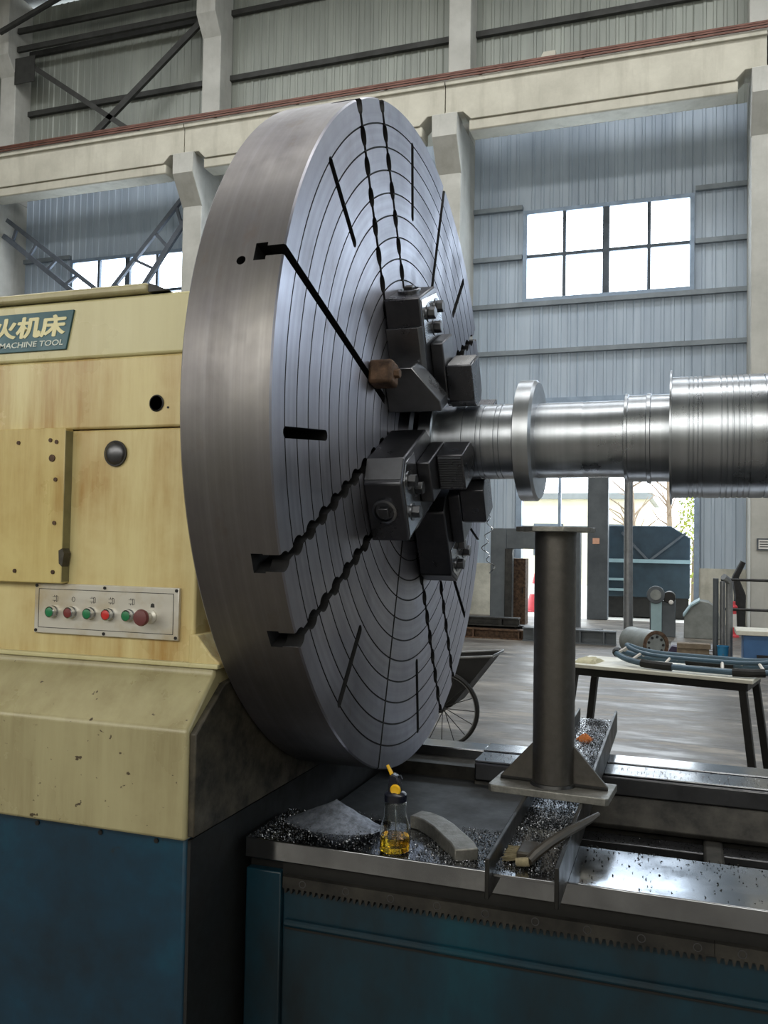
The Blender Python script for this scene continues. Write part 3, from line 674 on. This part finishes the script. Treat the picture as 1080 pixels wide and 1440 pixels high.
seg('barrel', [(.13, -.052), (.198, -.051), (.198, -.046), (.178, -.045)] + gr(-.04, 1.6, .178, [.0, .012, .024, .036, .085, .10, .115, .13, .145, .16, .20, .22, .26, .34, .42, .5, .6], .002, .003)[0:] + [(.17, 1.61)], 'shaft')

# ------------------------------------------------------------------ the bed
BZ = .776
bed = thing('lathe_bed', 'lathe bed with ground steel ways, toothed rack and dark blue apron', 'lathe bed', (0, 2.72, 0))
BX0, BX1 = -1.086, 2.6
MB().bx(BX0, BX1, 2.065, 2.325, BZ - .052, BZ).build('front_way', M['bedway'], bed, True, bevel=.003)
MB().bx(BX0, BX1, 2.10, 2.30, .0, BZ - .052).build('front_wall', M['dark'], bed, True)
MB().bx(BX0, BX1, 3.14, 3.36, .0, BZ - .04).build('rear_wall', M['cast'], bed, True)
MB().bx(-.72, BX1, 3.10, 3.375, BZ - .075, BZ - .012).build('rear_way', M['steel'], bed, True, bevel=.006)
MB().bx(-.72, BX1, 3.255, 3.375, BZ - .012, BZ).build('rear_way_ridge', M['bedway'], bed, True, bevel=.003)
MB().bx(-.72, BX1, 3.105, 3.245, BZ - .012, BZ - .004).build('rear_way_flat', M['bedway'], bed, True, bevel=.003)
MB().bx(BX0, -.72, 3.26, 3.375, BZ - .05, BZ - .004).build('rear_ledge', M['bedway'], bed, True, bevel=.004)
MB().prism([(3.06, .60), (3.14, .60), (3.14, BZ - .075), (3.10, BZ - .075), (3.05, BZ - .16)], -.72, BX1, 'X').build('inner_ledge', M['cast'], bed, True, bevel=.004)
MB().bx(-.4, BX1, 2.97, 3.06, .56, .585).build('inner_strip', M['steel'], bed, True, bevel=.003)
MB().bx(BX0, -.42, 2.325, 3.14, .62, .69).build('chip_tray', M['shade_black'], bed, True, bevel=.004)
MB().bx(-.42, BX1, 2.30, 3.14, .30, .34).build('trough_floor', M['dark'], bed, True)
MB().bx(.05, .11, 2.30, 3.14, .34, .60).build('cross_rib', M['cast'], bed, True, bevel=.01)
MB().bx(.9, .96, 2.30, 3.14, .34, .60).build('cross_rib', M['cast'], bed, True, bevel=.01)
MB().bx(-.985, BX1, 2.088, 2.10, .0, .655).build('apron_panel', M['blue_bed'], bed, True, bevel=.002)
MB().bx(BX0, -.985, 2.072, 2.10, .0, .695).build('apron_pilaster', M['blue_bed'], bed, True, bevel=.004)
MB().bx(-.985, BX1, 2.082, 2.10, .652, BZ - .052).build('rack_seat', M['dark'], bed, True)
MB().tube([(-.975, 2.083, .566), (BX1, 2.083, .566)], .010, 10).build('apron_moulding', M['blue_bed'], bed, True)
MB().bx(-.975, BX1, 2.078, 2.09, .552, .557).build('moulding_lip', M['dark'], bed, True)
def rack(x0, x1):
    P0 = .0157; n = int((x1 - x0) / P0); pts = [(x0, .690), (x0, .662)]
    for i in range(n):
        a = x0 + i * P0; pts += [(a + .0025, .662), (a + .0055, .649), (a + .0092, .649), (a + .0122, .662)]
    pts += [(x1, .662), (x1, .690)]
    rk = MB().prism(pts, 2.062, 2.083, 'Y').build('rack', M['cast'], bed, True, smooth=0)
    k_ = 0
    x = x0 + .055
    while x < x1 - .03:
        s_ = MB().lathe([(0, .001), (.0085, .001), (.0095, -.0015), (.0075, -.0015), (.0068, .0005)], (x, 2.0625, .677), 'Y', 18).build('rack_screw', M['steel'], rk, True)
        x += .118
for a, b in ((-.975, .058), (.0595, 1.09), (1.0915, 2.12)): rack(a, b)

# ------------------------------------------------------------------ the I-beam across the bed and the post
IB = thing('steel_i_beam', 'blackened I-beam laid on its side across the bed, full of chips', 'steel beam', (-.345, 2.85, BZ), (0, 0, R_(0.6)))
MB().bx(-.08, -.070, -.95, .93, .0, .088).build('flange', M['beam'], IB, bevel=.002)
MB().bx(.070, .08, -.95, .93, .0, .088).build('flange', M['beam'], IB, bevel=.002)
MB().bx(-.071, .071, -.92, .93, .040, .047).build('web', M['bedway'], IB, bevel=.001)
PZ = BZ + .088
ps = thing('tube_post', 'dark round steel post welded to a base plate standing on the I-beam', 'post', (-.352, 2.483, PZ), (0, 0, R_(-4)))
MB().prism([(-.165, -.075), (-.155, -.085), (.155, -.085), (.163, -.075), (.163, .075), (-.165, .075)], 0, .020, 'Z').build('base_plate', M['plate_raw'], ps, bevel=.002)
MB().cyl((0, 0, .019), (0, 0, .722), .0575, n=48).build('tube', M['post'], ps)
MB().prism([(.112 * math.cos(R_(22.5 + 45 * i)), .112 * math.sin(R_(22.5 + 45 * i))) for i in range(8)], .721, .735, 'Z').build('top_plate', M['plate_raw'], ps, bevel=.002)
for s in (-1, 1):
    MB().prism([(s * .05, .019), (s * .150, .019), (s * .150, .028), (s * .058, .130), (s * .05, .130)], -.005, .005, 'Y').build('gusset', M['post'], ps, bevel=.001)
    MB().tube([(s * .057, -.006, .024), (s * .148, -.006, .024)], .005, 6).build('weld', M['dark'], ps)
MB().lathe([(.056, .019), (.064, .020), (.061, .028), (.0565, .030)], (0, 0, 0), 'Z', 40).build('weld', M['dark'], ps)

# ------------------------------------------------------------------ small things on the bed
# oil bottle
ob = thing('oil_bottle', 'clear pump bottle half full of yellow oil with a black and yellow nozzle', 'bottle', (-.69, 2.107, BZ))
pr = [(0, 0), (.034, 0), (.038, .004), (.038, .052), (.036, .066), (.029, .086), (.0275, .112), (.0275, .124), (.024, .128)]
MB().lathe(pr + [(.0228, .128), (.0262, .122), (.0262, .112), (.0275, .087), (.0345, .066), (.0365, .052), (.0365, .005), (.033, .002), (0, .002)], n=40).build('bottle_body', M['glass'], ob)
MB().lathe([(0, .0025), (.033, .0025), (.0362, .0055), (.0362, .040), (0, .040)], n=40).build('oil', M['oil'], ob)
MB().lathe([(0, .126), (.0285, .126), (.0285, .142), (.025, .146), (.014, .150), (.012, .168), (0, .168)], n=28).build('screw_cap', M['cap'], ob)
MB().prism([(-.018, .146), (.016, .146), (.013, .166), (.006, .188), (-.008, .194), (-.016, .184)], -.011, .011, 'Y').build('pump_head', M['cap'], ob, bevel=.003)
MB().lathe([(0, 0), (.013, 0), (.014, -.004), (.011, -.007), (.006, -.005), (0, -.005)], (.004, -.011, .156), 'Y', 20).build('yellow_knob', M['yellow'], ob)
MB().tube([(-.008, 0, .183), (-.014, 0, .196), (-.023, 0, .212)], [.0055, .005, .004], 8).build('nozzle', M['yellow'], ob)
MB().tube([(.006, 0, .184), (.012, 0, .189), (.016, 0, .180)], .003, 6).build('trigger', M['cap'], ob)
MB().tube([(0, 0, .01), (.003, 0, .07), (0, 0, .14)], .0025, 6).build('dip_tube', M['glass'], ob)
# bent offcut
n = 16; m = MB(); top = []; 
path = [(-.700, 2.318, .020), (-.672, 2.310, .021), (-.640, 2.285, .022), (-.600, 2.24, .023), (-.560, 2.185, .022), (-.525, 2.14, .020), (-.505, 2.105, .016)]
vs = []
for i, (x, y, z) in enumerate(path):
    a = path[max(i - 1, 0)]; b = path[min(i + 1, len(path) - 1)]; d = Vector((b[0] - a[0], b[1] - a[1])).normalized(); nn = Vector((d.y, -d.x)) * .030
    vs += [(x + nn.x, y + nn.y, BZ + z + .014), (x - nn.x, y - nn.y, BZ + z + .014), (x - nn.x, y - nn.y, BZ), (x + nn.x, y + nn.y, BZ)]
fs = []
for i in range(len(path) - 1):
    fs += [(i * 4 + q, i * 4 + (q + 1) % 4, i * 4 + 4 + (q + 1) % 4, i * 4 + 4 + q) for q in range(4)]
q = (len(path) - 1) * 4; fs += [(3, 2, 1, 0), (q, q + 1, q + 2, q + 3)]
oc = m.add(vs, fs).build('steel_offcut', M['plate_raw'], smooth=50, bevel=.003); tag(oc, 'curved rough steel offcut lying on the bed beside the oil bottle', 'steel offcut')
# pale heap standing in for a triangular patch of light
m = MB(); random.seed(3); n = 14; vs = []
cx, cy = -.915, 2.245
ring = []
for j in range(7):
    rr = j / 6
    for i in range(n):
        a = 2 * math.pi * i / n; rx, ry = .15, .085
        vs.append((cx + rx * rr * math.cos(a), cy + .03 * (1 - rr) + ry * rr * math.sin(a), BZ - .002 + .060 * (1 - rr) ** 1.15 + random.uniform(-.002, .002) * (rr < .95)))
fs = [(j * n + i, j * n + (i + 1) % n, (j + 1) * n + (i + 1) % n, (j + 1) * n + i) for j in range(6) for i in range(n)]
tag(m.add(vs, fs).build('lit_patch_heap', M['lit_patch'], smooth=60), 'low pale heap standing in for light on the bed under the faceplate', 'light patch', kind='stuff')
# brush
bz = BZ + .047
bs = thing('chip_brush', 'old flat brush with straw bristles and dark curved handle in the I-beam', 'brush', (-.33, 2.05, bz), (0, 0, R_(0)))
m = MB(); random.seed(11)
for i in range(150):
    t_ = random.random(); d = random.random()
    p = Vector((-.030 + .012 * d, -.045 + .075 * t_, bz + .012 + .012 * random.random())); e = Vector((-.062 + random.uniform(-.008, .006), -.05 + .085 * t_, bz + .002 + .012 * random.random()))
    m.bar(Vector((-.33, 2.05, 0)) + p, Vector((-.33, 2.05, 0)) + e, .0016, .0016)
x = m.build('bristles', M['bristle'], bs, True, smooth=0); x['kind'] = 'stuff'
MB().bx(-.365, -.322, 2.000, 2.086, bz + .006, bz + .030).build('ferrule', M['brushwood'], bs, True, bevel=.004)
MB().tube([(-.335, 1.985, bz + .016), (-.325, 2.01, bz + .024), (-.30, 2.055, bz + .038), (-.262, 2.12, bz + .052), (-.225, 2.19, bz + .060), (-.205, 2.23, bz + .066)], [.010, .012, .012, .011, .009, .006], 10).build('handle', M['brushwood'], bs, True)
MB().cyl((-.362, 1.982, bz + .012), (-.333, 1.985, bz + .016), .0095, .0105, 12).build('pale_tip', M['bristle'], bs, True)
# orange rag
m = MB(); random.seed(9)
vs = [(-.363 + .032 * math.cos(a) * r, 3.37 + .05 * math.sin(a) * r, bz + .018 * (1 - r * r) + random.uniform(-.004, .006) * (r < .9)) for r in (0.05, .35, .65, 1.0) for a in [2 * math.pi * i / 12 for i in range(12)]]
fs = [(j * 12 + i, j * 12 + (i + 1) % 12, (j + 1) * 12 + (i + 1) % 12, (j + 1) * 12 + i) for j in range(3) for i in range(12)] + [tuple(range(12))]
tag(m.add(vs, fs).build('orange_rag', M['orange']), 'crumpled orange rag lying in the far end of the I-beam', 'rag')
# swarf
def chips(name, label, n, fn, mat, s0=.0007, s1=.0022, seed=1, parent=None):
    random.seed(seed); m = MB()
    for i in range(n):
        x, y, z = fn(); s = random.uniform(s0, s1)
        u = Vector([random.uniform(-1, 1) for _ in '123']).normalized() * s; v = u.orthogonal().normalized(); v = (v * math.cos(i) + u.normalized().cross(v) * math.sin(i)) * s * random.uniform(.3, .7); k_ = u.cross(v).normalized() * s * .5
        c = Vector((x, y, z + s * .5))
        m.add([c - u - v, c - v + k_, c + u - v, c + u + v, c + v + k_, c - u + v], [(0, 1, 4, 5), (1, 2, 3, 4)])
    o = m.build(name, M[mat], smooth=0); return tag(o, label, 'swarf', kind='stuff')
def r_tray():
    while True:
        x, y = random.uniform(-1.08, -.45), random.uniform(2.07, 2.62)
        d = .25 + (x < -.95) * .5 + (x > -.63) * .55
        if y > 2.325: d *= .45
        if random.random() < d: return x, y, (BZ if y < 2.325 else .69) + (random.random() ** 3) * .006
chips('steel_chips', 'bright steel chips strewn over the bed below the faceplate', 6500, r_tray, 'chips', seed=2)
chips('iron_chips', 'dark iron chips strewn over the bed below the faceplate', 5000, r_tray, 'chips_dark', seed=3)
def r_corner():
    a = random.gauss(0, .06); return min(-.97, max(-1.082, -1.07 + abs(a))), 2.25 + random.gauss(0, .09), BZ + .02 * random.random() ** 2
def r_beam():
    y = random.uniform(-.90, .92); x = random.uniform(-.068, .068); c, s = math.cos(R_(.6)), math.sin(R_(.6))
    return -.345 + x * c - y * s, 2.85 + x * s + y * c, bz + .007 * random.random() ** 2
chips('steel_chips', 'bright steel chips lying thick in the I-beam trough', 9000, r_beam, 'chips', seed=4)
chips('iron_chips', 'dark iron chips lying thick in the I-beam trough', 8000, r_beam, 'chips_dark', seed=5)
def r_way(): x = random.uniform(-.24, .9); return x, 2.33 - .25 * random.random() ** 1.8, BZ
chips('iron_chips', 'sparse dark chips on the clean ground front way', 520, r_way, 'chips_dark', .001, .0032, 6)
def r_rear(): return random.uniform(-.71, 1.0), random.uniform(3.11, 3.37), BZ - .003
chips('steel_chips', 'bright chips dusting the rear way of the bed', 1400, r_rear, 'chips', .0008, .0025, 7)
def r_led(): return random.uniform(-.4, 1.0), random.uniform(2.975, 3.055), .585
chips('iron_chips', 'dark chips caught on the strip inside the bed', 900, r_led, 'chips_dark', .0012, .003, 8)

# ------------------------------------------------------------------ work table and hose ring
TA = R_(-13.3)
tb = thing('work_table', 'white-topped work table with splayed dark steel legs', 'table', (-.15, 6.15, 0), (0, 0, TA))
MB().bx(-.60, .60, -.26, .26, .725, .75).build('table_top', M['table_top'], tb, bevel=.004)
for y in (-.24, .22): MB().bx(-.56, .56, y, y + .03, .675, .725).build('apron_rail', M['dark'], tb, bevel=.003)
for x in (-.55, .55): MB().bx(x - .015, x + .015, -.23, .23, .675, .725).build('apron_rail', M['dark'], tb, bevel=.003)
for sx in (-1, 1):
    for sy in (-1, 1): MB().bar((sx * .53, sy * .215, .725), (sx * .62, sy * .25, 0.0), .045, .045, (0, 1, 0)).build('leg', M['dark'], tb, bevel=.003)
hr = thing('hose_ring', 'blue-grey hose bent into a long flat ring with rungs lying on the table', 'hose', (-.0, 6.1, .757), (0, 0, TA))
def oval(a, b, z, n=64, x0=.1, y0=0): return [(x0 + a * math.copysign(abs(math.cos(t)) ** .8, math.cos(t)), y0 + b * math.copysign(abs(math.sin(t)) ** .9, math.sin(t)), z + .05 * math.cos(t) ** 4) for t in [2 * math.pi * i / n for i in range(n)]]
MB().tube(oval(.57, .185, .022), .019, 10, True).build('outer_hose', M['hose'], hr)
MB().tube(oval(.50, .095, .070), .015, 10, True).build('inner_hose', M['hose'], hr)
O1, O2 = oval(.57, .185, .022), oval(.50, .095, .070)
for i in (3, 8, 13, 19, 24, 29, 35, 40, 45, 50, 55, 60): MB().tube([O1[i], O2[i]], .010, 6).build('rung', M['cone_white'], hr)
for i in (4, 16, 33, 44, 53): MB().tube([O1[(i + q) % 64] for q in (-2, -1, 0, 1, 2)], .026, 10).build('sleeve', M['rubber'], hr)
rg = MB(); random.seed(4); N = 8
vs = [(-.555 + .15 * i / N, -.20 + .22 * j / N, .7505 + .020 + random.uniform(-.006, .01) if 0 < i < N and 0 < j < N else .7505) for j in range(N + 1) for i in range(N + 1)]
fs = [(j * (N + 1) + i, j * (N + 1) + i + 1, (j + 1) * (N + 1) + i + 1, (j + 1) * (N + 1) + i) for j in range(N) for i in range(N)]
rgo = rg.add(vs, fs).xf(Matrix.Translation((-.15, 6.15, 0)) @ Matrix.Rotation(TA, 4, 'Z')).build('folded_rag', M['cloth']); tag(rgo, 'pale folded rag on the end of the white-topped table', 'rag')

# ------------------------------------------------------------------ handcart
WC = (-1.757, 6.5, .29)
hc = thing('handcart', 'handcart with dark tipping tray and a wire-spoked wheel', 'handcart', (-1.757, 6.7, 0), (0, 0, 0))
for yy in (6.46,):
    wl = MB().lathe([(.262, -.014), (.275, -.022), (.288, -.014), (.29, 0), (.288, .014), (.275, .022), (.262, .014)], (WC[0], yy, WC[2]), 'Y', 48, True).build('wheel', M['rubber'], hc, True)
    MB().lathe([(.255, -.012), (.263, -.014), (.263, .014), (.255, .012)], (WC[0], yy, WC[2]), 'Y', 48, True).build('rim', M['pipe_grey'], wl, True)
    MB().cyl((WC[0], yy - .04, WC[2]), (WC[0], yy + .04, WC[2]), .025, n=16).build('hub', M['dark'], wl, True)
    for i in range(16):
        a = 2 * math.pi * i / 16; MB().cyl((WC[0] + .02 * math.cos(a + .5), yy + (.02 if i % 2 else -.02), WC[2] + .02 * math.sin(a + .5)), (WC[0] + .258 * math.cos(a), yy, WC[2] + .258 * math.sin(a)), .0035, n=6).build('spoke', M['dark'], wl, True)
MB().cyl((WC[0], 6.44, WC[2]), (WC[0], 7.02, WC[2]), .014, n=12).build('axle', M['dark'], hc, True)
t4 = [(-1.40, .69), (-2.35, .60), (-2.25, .36), (-1.77, .27), (-1.70, .30)]
tr = MB().prism(t4, 6.52, 6.535, 'Y').build('tray_side', M['black'], hc, True)
MB().prism(t4, 6.925, 6.94, 'Y').build('tray_side', M['black'], hc, True)
MB().prism([(-1.40, .69), (-1.70, .30), (-1.715, .305), (-1.415, .69)], 6.53, 6.93, 'Y').build('tray_front', M['black'], hc, True)
MB().prism([(-2.25, .36), (-1.77, .27), (-1.70, .30), (-1.70, .315), (-1.77, .285), (-2.25, .375)], 6.53, 6.93, 'Y').build('tray_floor', M['black'], hc, True)
MB().tube([(-2.35, 6.525, .605), (-1.385, 6.525, .70), (-1.385, 6.935, .70), (-2.35, 6.935, .605)], .011, 8).build('tray_rim', M['pipe_grey'], hc, True)
for y in (6.56, 6.90): MB().tube([(-1.7, y, .31), (-2.3, y, .36), (-2.8, y, .65)], .014, 8).build('handle', M['dark'], hc, True)
for y in (6.56, 6.90): MB().tube([(-2.15, y, .35), (-2.2, y, .0)], .013, 8).build('leg', M['dark'], hc, True)

# ------------------------------------------------------------------ things along the back of the shop floor
gf = thing('steel_gantry', 'dark steel gantry standing beside the doorway post', 'steel frame', (-2.65, 16.4, 0))
MB().bx(-3.52, -3.22, 16.25, 16.5, 0, 1.84).build('leg', M['slate'], gf, True, bevel=.01)
MB().bx(-2.12, -1.86, 16.25, 16.5, 0, 1.84).build('leg', M['slate'], gf, True, bevel=.01)
MB().bx(-3.22, -2.12, 16.25, 16.5, 1.46, 1.84).build('lintel', M['slate'], gf, True, bevel=.01)
MB().bx(-3.24, -3.10, 16.22, 16.4, 0, 1.46).build('guide', M['beam'], gf, True, bevel=.01)
rp = thing('rusty_cabinet', 'narrow rusty steel cabinet standing inside the dark gantry', 'cabinet', (-3.12, 17.0, 0))
MB().bx(-3.27, -2.96, 16.85, 17.2, 0.0, 1.27).build('body', M['rust'], rp, True, bevel=.01)
MB().bx(-3.25, -2.98, 16.84, 16.852, .06, 1.22).build('door', M['rust'], rp, True, bevel=.004)
MB().bx(-3.02, -3.0, 16.82, 16.842, .6, .72).build('handle', M['dark'], rp, True)
def cone(x, y, hh, rb, label, z0=0.0):
    c = thing('traffic_cone', label, 'traffic cone', (x, y, z0))
    MB().bx(-rb * 1.25, rb * 1.25, -rb * 1.25, rb * 1.25, 0, .03).build('cone_base', M['cone_red'], c, bevel=.008)
    f = lambda t: rb * (1 - .85 * t)
    for nm, a, b, m in (('lower_band', .0, .38, 'cone_red'), ('white_band', .38, .62, 'cone_white'), ('upper_band', .62, 1.0, 'cone_red')):
        MB().cyl((0, 0, .03 + a * (hh - .03)), (0, 0, .03 + b * (hh - .03)), f(a), f(b), 28).build(nm, M[m], c)
cone(-3.40, 21.0, 1.05, .27, 'red traffic cone with a white band outside, seen through the dark gantry', -.05)
bd = thing('warning_bollard', 'slim red and white warning post beside the standing pipes', 'bollard', (.745, 16.4, 0))
MB().lathe([(0, 0), (.10, 0), (.10, .02), (.07, .05), (.062, .17), (0, .17)], n=20).build('red_foot', M['cone_red'], bd)
MB().lathe([(0, .17), (.062, .17), (.055, .40), (0, .40)], n=20).build('white_band', M['cone_white'], bd)
MB().lathe([(0, .40), (.055, .40), (.05, .46), (.075, .48), (.075, .53), (.04, .56), (.035, .62), (0, .62)], n=20).build('red_cap', M['cone_red'], bd)
hp = thing('waste_hopper', 'large faded blue steel hopper with a chamfered end outside the doorway', 'hopper', (-1.1, 20.9, -.05))
MB().prism([(-1.95, .42), (.04, .42), (.05, 1.74), (-.36, 2.0), (-1.95, 2.0)], 20.2, 21.8, 'Y').build('tub', M['navy'], hp, True, bevel=.02)
MB().bx(-1.9, .02, 20.25, 21.75, -.02, .42).build('chassis', M['dark'], hp, True)
MB().bx(-1.95, .05, 20.14, 20.2, 1.18, 1.26).build('rib', M['pale_blue'], hp, True)
for a, b in (((-.82, 1.22), (-.05, 1.85)), ((-.82, 1.22), (-1.4, 1.85))): MB().bar((a[0], 20.17, a[1]), (b[0], 20.17, b[1]), .05, .05).build('brace', M['slate'], hp, True)
for z in (.55, .78): MB().bx(-1.95, -1.2, 20.12, 20.2, z, z + .05).build('step_bar', M['pale_blue'], hp, True)
for x in (-1.8, -.15): MB().bx(x - .1, x + .1, 20.3, 21.7, -.05, .42).build('skid', M['dark'], hp, True)
tag(MB().tube([(-1.02, 16.5, 0), (-1.03, 16.5, 2.0), (-1.03, 16.5, 3.1)], [.085, .078, .07], 14).build('stand_pipe', M['pipe_grey']), 'tall mottled stand pipe in front of the blue hopper', 'pipe')
gd = thing('pedestal_grinder', 'pedestal bench grinder with pale blue front and dark sides', 'grinder', (-.42, 16.0, 0))
MB().bx(-.60, -.42, 15.75, 15.80, 0, .66).build('front_cover', M['pale_blue'], gd, True, bevel=.01)
MB().bx(-.62, -.20, 15.80, 16.15, 0, .62).build('pedestal', M['slate'], gd, True, bevel=.01)
MB().cyl((-.52, 15.72, .72), (-.52, 15.84, .72), .15, n=28).build('wheel_guard', M['slate'], gd, True, bevel=.01)
MB().cyl((-.52, 15.70, .72), (-.52, 15.73, .72), .09, n=24).build('grinding_wheel', M['galv'], gd, True)
MB().cyl((-.30, 15.75, .68), (-.30, 16.1, .68), .10, n=24).build('motor', M['dark'], gd, True, bevel=.01)
MB().lathe([(0, -.02), (.03, -.015), (.04, 0), (0, .01)], (-.27, 15.74, .60), 'Y', 14).build('lamp_glass', M['cone_white'], gd, True)
rd = thing('perforated_drum', 'rusty steel drum lying on its side, end disc drilled with holes', 'drum', (-.55, 12.8, .0), (0, 0, R_(35)))
MB().lathe([(0, -.24), (.185, -.24), (.195, -.23), (.195, .38), (.185, .39), (0, .39)], (0, 0, .195), 'Y', 40).build('shell', M['galv'], rd)
MB().lathe([(.15, 0), (.20, 0), (.20, -.012), (.15, -.012)], (0, -.24, .195), 'Y', 36, True).build('end_ring', M['rust'], rd)
for i in range(9):
    a = 2 * math.pi * i / 9; MB().cyl((.115 * math.cos(a), -.250, .195 + .115 * math.sin(a)), (.115 * math.cos(a), -.236, .195 + .115 * math.sin(a)), .018, n=12).build('hole', M['black'], rd)
hd = thing('metal_hood', 'grey galvanised sheet-metal hood resting on the floor by the wall', 'hood', (.2, 16.0, 0))
m = MB(); pts = [(-.24, .0), (-.24, .40), (-.14, .55), (.0, .64), (.16, .62), (.3, .50), (.36, .25), (.36, .0)]
MB().prism(pts, 15.8, 16.4, 'Y').xf(Matrix.Translation((.18, 0, 0))).build('shell', M['galv'], hd, True, bevel=.01)
MB().prism([(-.26, .38), (-.13, .57), (.01, .66), (.01, .63), (-.13, .54), (-.24, .37)], 15.70, 16.42, 'Y').xf(Matrix.Translation((.18, 0, 0))).build('brim', M['pale_blue'], hd, True)
for i, (x0, x1, y0, y1, a, lab) in enumerate(((-.25, .55, 13.9, 14.9, 4, 'flat dull metal sheet lying on the floor by the grinder, lower of two'), (-.15, .5, 14.1, 14.8, -8, 'flat dull metal sheet lying on top of another by the grinder'))):
    tag(MB().bx(x0, x1, y0, y1, .0 + .012 * i, .012 + .012 * i).xf(Matrix.Translation((0, 0, 0))).build('metal_sheet', M['sheet'], smooth=0), lab, 'metal sheet', 'sheets by the grinder')
tag(MB().prism([(-.28, .0), (.12, .0), (.04, .07), (-.22, .09)], 13.55, 13.8, 'Y').build('violet_strip', M['violet']), 'dark violet folded strip on the floor behind the drum', 'strip')
for i, (y, z, l, lab) in enumerate(((12.9, 0, .46, 'lower weathered timber block in the stack by the blue bucket'), (12.92, .075, .42, 'middle weathered timber block in the stack by the blue bucket'), (12.9, .15, .44, 'top weathered timber block in the stack by the blue bucket'))):
    tag(MB().bx(-.14, -.14 + l, y - .1, y + .1, z, z + .072).build('timber_block', M['wood'], smooth=0, bevel=.006), lab, 'timber', 'stacked timber blocks')
# standing pipes
for i, (x, y, hh, r, lab) in enumerate(((.365, 13.0, 1.12, .038, 'dark'), (.455, 13.05, 1.08, .036, 'straight grey'), (.540, 12.95, 1.06, .046, 'hooked grey'))):
    pts = [(x, y, 0), (x, y, hh * .6), (x, y, hh)] + ([(x - .03, y - .05, hh + .05), (x - .08, y - .1, hh + .09)] if i == 2 else [])
    tag(MB().tube(pts, r, 12).build('standing_pipe', M['pipe_grey'] if i else M['slate']), '%s steel pipe standing upright beside the blue bucket' % lab, 'pipe', 'standing pipes')
bk = thing('blue_bucket', 'small blue plastic bucket at the foot of the standing pipes', 'bucket', (.455, 12.8, 0))
MB().lathe([(0, 0), (.06, 0), (.075, .20), (.08, .20), (.08, .215), (.07, .215), (.056, .01), (0, .01)], n=24).build('body', M['cyan'], bk)
MB().tube([(-.076, 0, .2), (-.05, 0, .13), (0, -.08, .10), (.05, 0, .13), (.076, 0, .2)], .004, 6).build('bail', M['pipe_grey'], bk)
bb = thing('blue_machine_box', 'bright blue machine box with a white top beside the column', 'box', (1.2, 12.6, 0))
MB().bx(.69, 1.7, 12.4, 12.9, 0, .41).build('body', M['strong_blue'], bb, True, bevel=.01)
MB().bx(.60, 1.72, 12.36, 12.95, .41, .47).build('top', M['table_top'], bb, True, bevel=.006)
MB().bx(.85, 1.5, 12.385, 12.405, .02, .16).build('vent', M['dark'], bb, True)
rl = thing('guard_rail', 'dark pipe guard rail in front of the column base', 'railing', (1.0, 15.0, 0))
for z in (1.04, .57): MB().tube([(.50, 15, z), (2.2, 15, z)], .022, 10).build('rail', M['dark'], rl, True)
for x in (.52, 2.1): MB().tube([(x, 15, 0), (x, 15, 1.06)], .024, 10).build('upright', M['dark'], rl, True)
tag(MB().tube([(.86, 16.9, .0), (.88, 16.9, .7), (.80, 16.88, 1.02), (.93, 16.88, 1.3)], [.11, .10, .06, .05], 8).build('hose_coil', M['rubber']), 'black rubber hose hanging on the wall by the guard rail', 'hose')
# long beams on the floor
for i, (x0, x1, y, z, w_, hh, m_, lab) in enumerate(((-5.2, -2.2, 14.2, 0, .22, .16, 'rust', 'rusty steel beam on the floor, bottom of the pile nearest the dark gantry'), (-5.0, -1.3, 14.55, 0, .22, .20, 'beam', 'dark steel beam on the floor behind the rusty beam'), (-4.9, -2.6, 14.3, .20, .20, .14, 'beam', 'dark steel beam laid on top of the floor pile'), (-2.5, -1.05, 14.1, 0, .18, .22, 'slate', 'short grey steel beam on the floor before the doorway post'))):
    b = thing('floor_beam', lab, 'steel beam', ((x0 + x1) / 2, y, z), group='steel beams on the floor')
    MB().bx(x0, x1, y - w_ / 2, y + w_ / 2, z, z + .022).build('flange', M[m_], b, True)
    MB().bx(x0, x1, y - w_ / 2, y + w_ / 2, z + hh - .022, z + hh).build('flange', M[m_], b, True)
    MB().bx(x0, x1, y - .012, y + .012, z + .022, z + hh - .022).build('web', M[m_], b, True)
    for q in range(4):
        x = x0 + (x1 - x0) * (q + .5) / 4; MB().bx(x - .012, x + .012, y - w_ / 2, y + w_ / 2, z + .022, z + hh - .022).build('stiffener', M[m_], b, True)

# long curl of swarf caught on the lower jaw
pts = [(-.634 + .010 * math.sin(i * .9) + .012 * math.sin(i * .25), 2.850 + .012 * math.cos(i * .9) + .002 * i, 1.648 - .0060 * i) for i in range(34)]
tag(MB().tube(pts, .0017, 5).build('swarf_curl', M['chrome']), 'thin bright curl of swarf hanging from the jaw below the shaft', 'swarf')
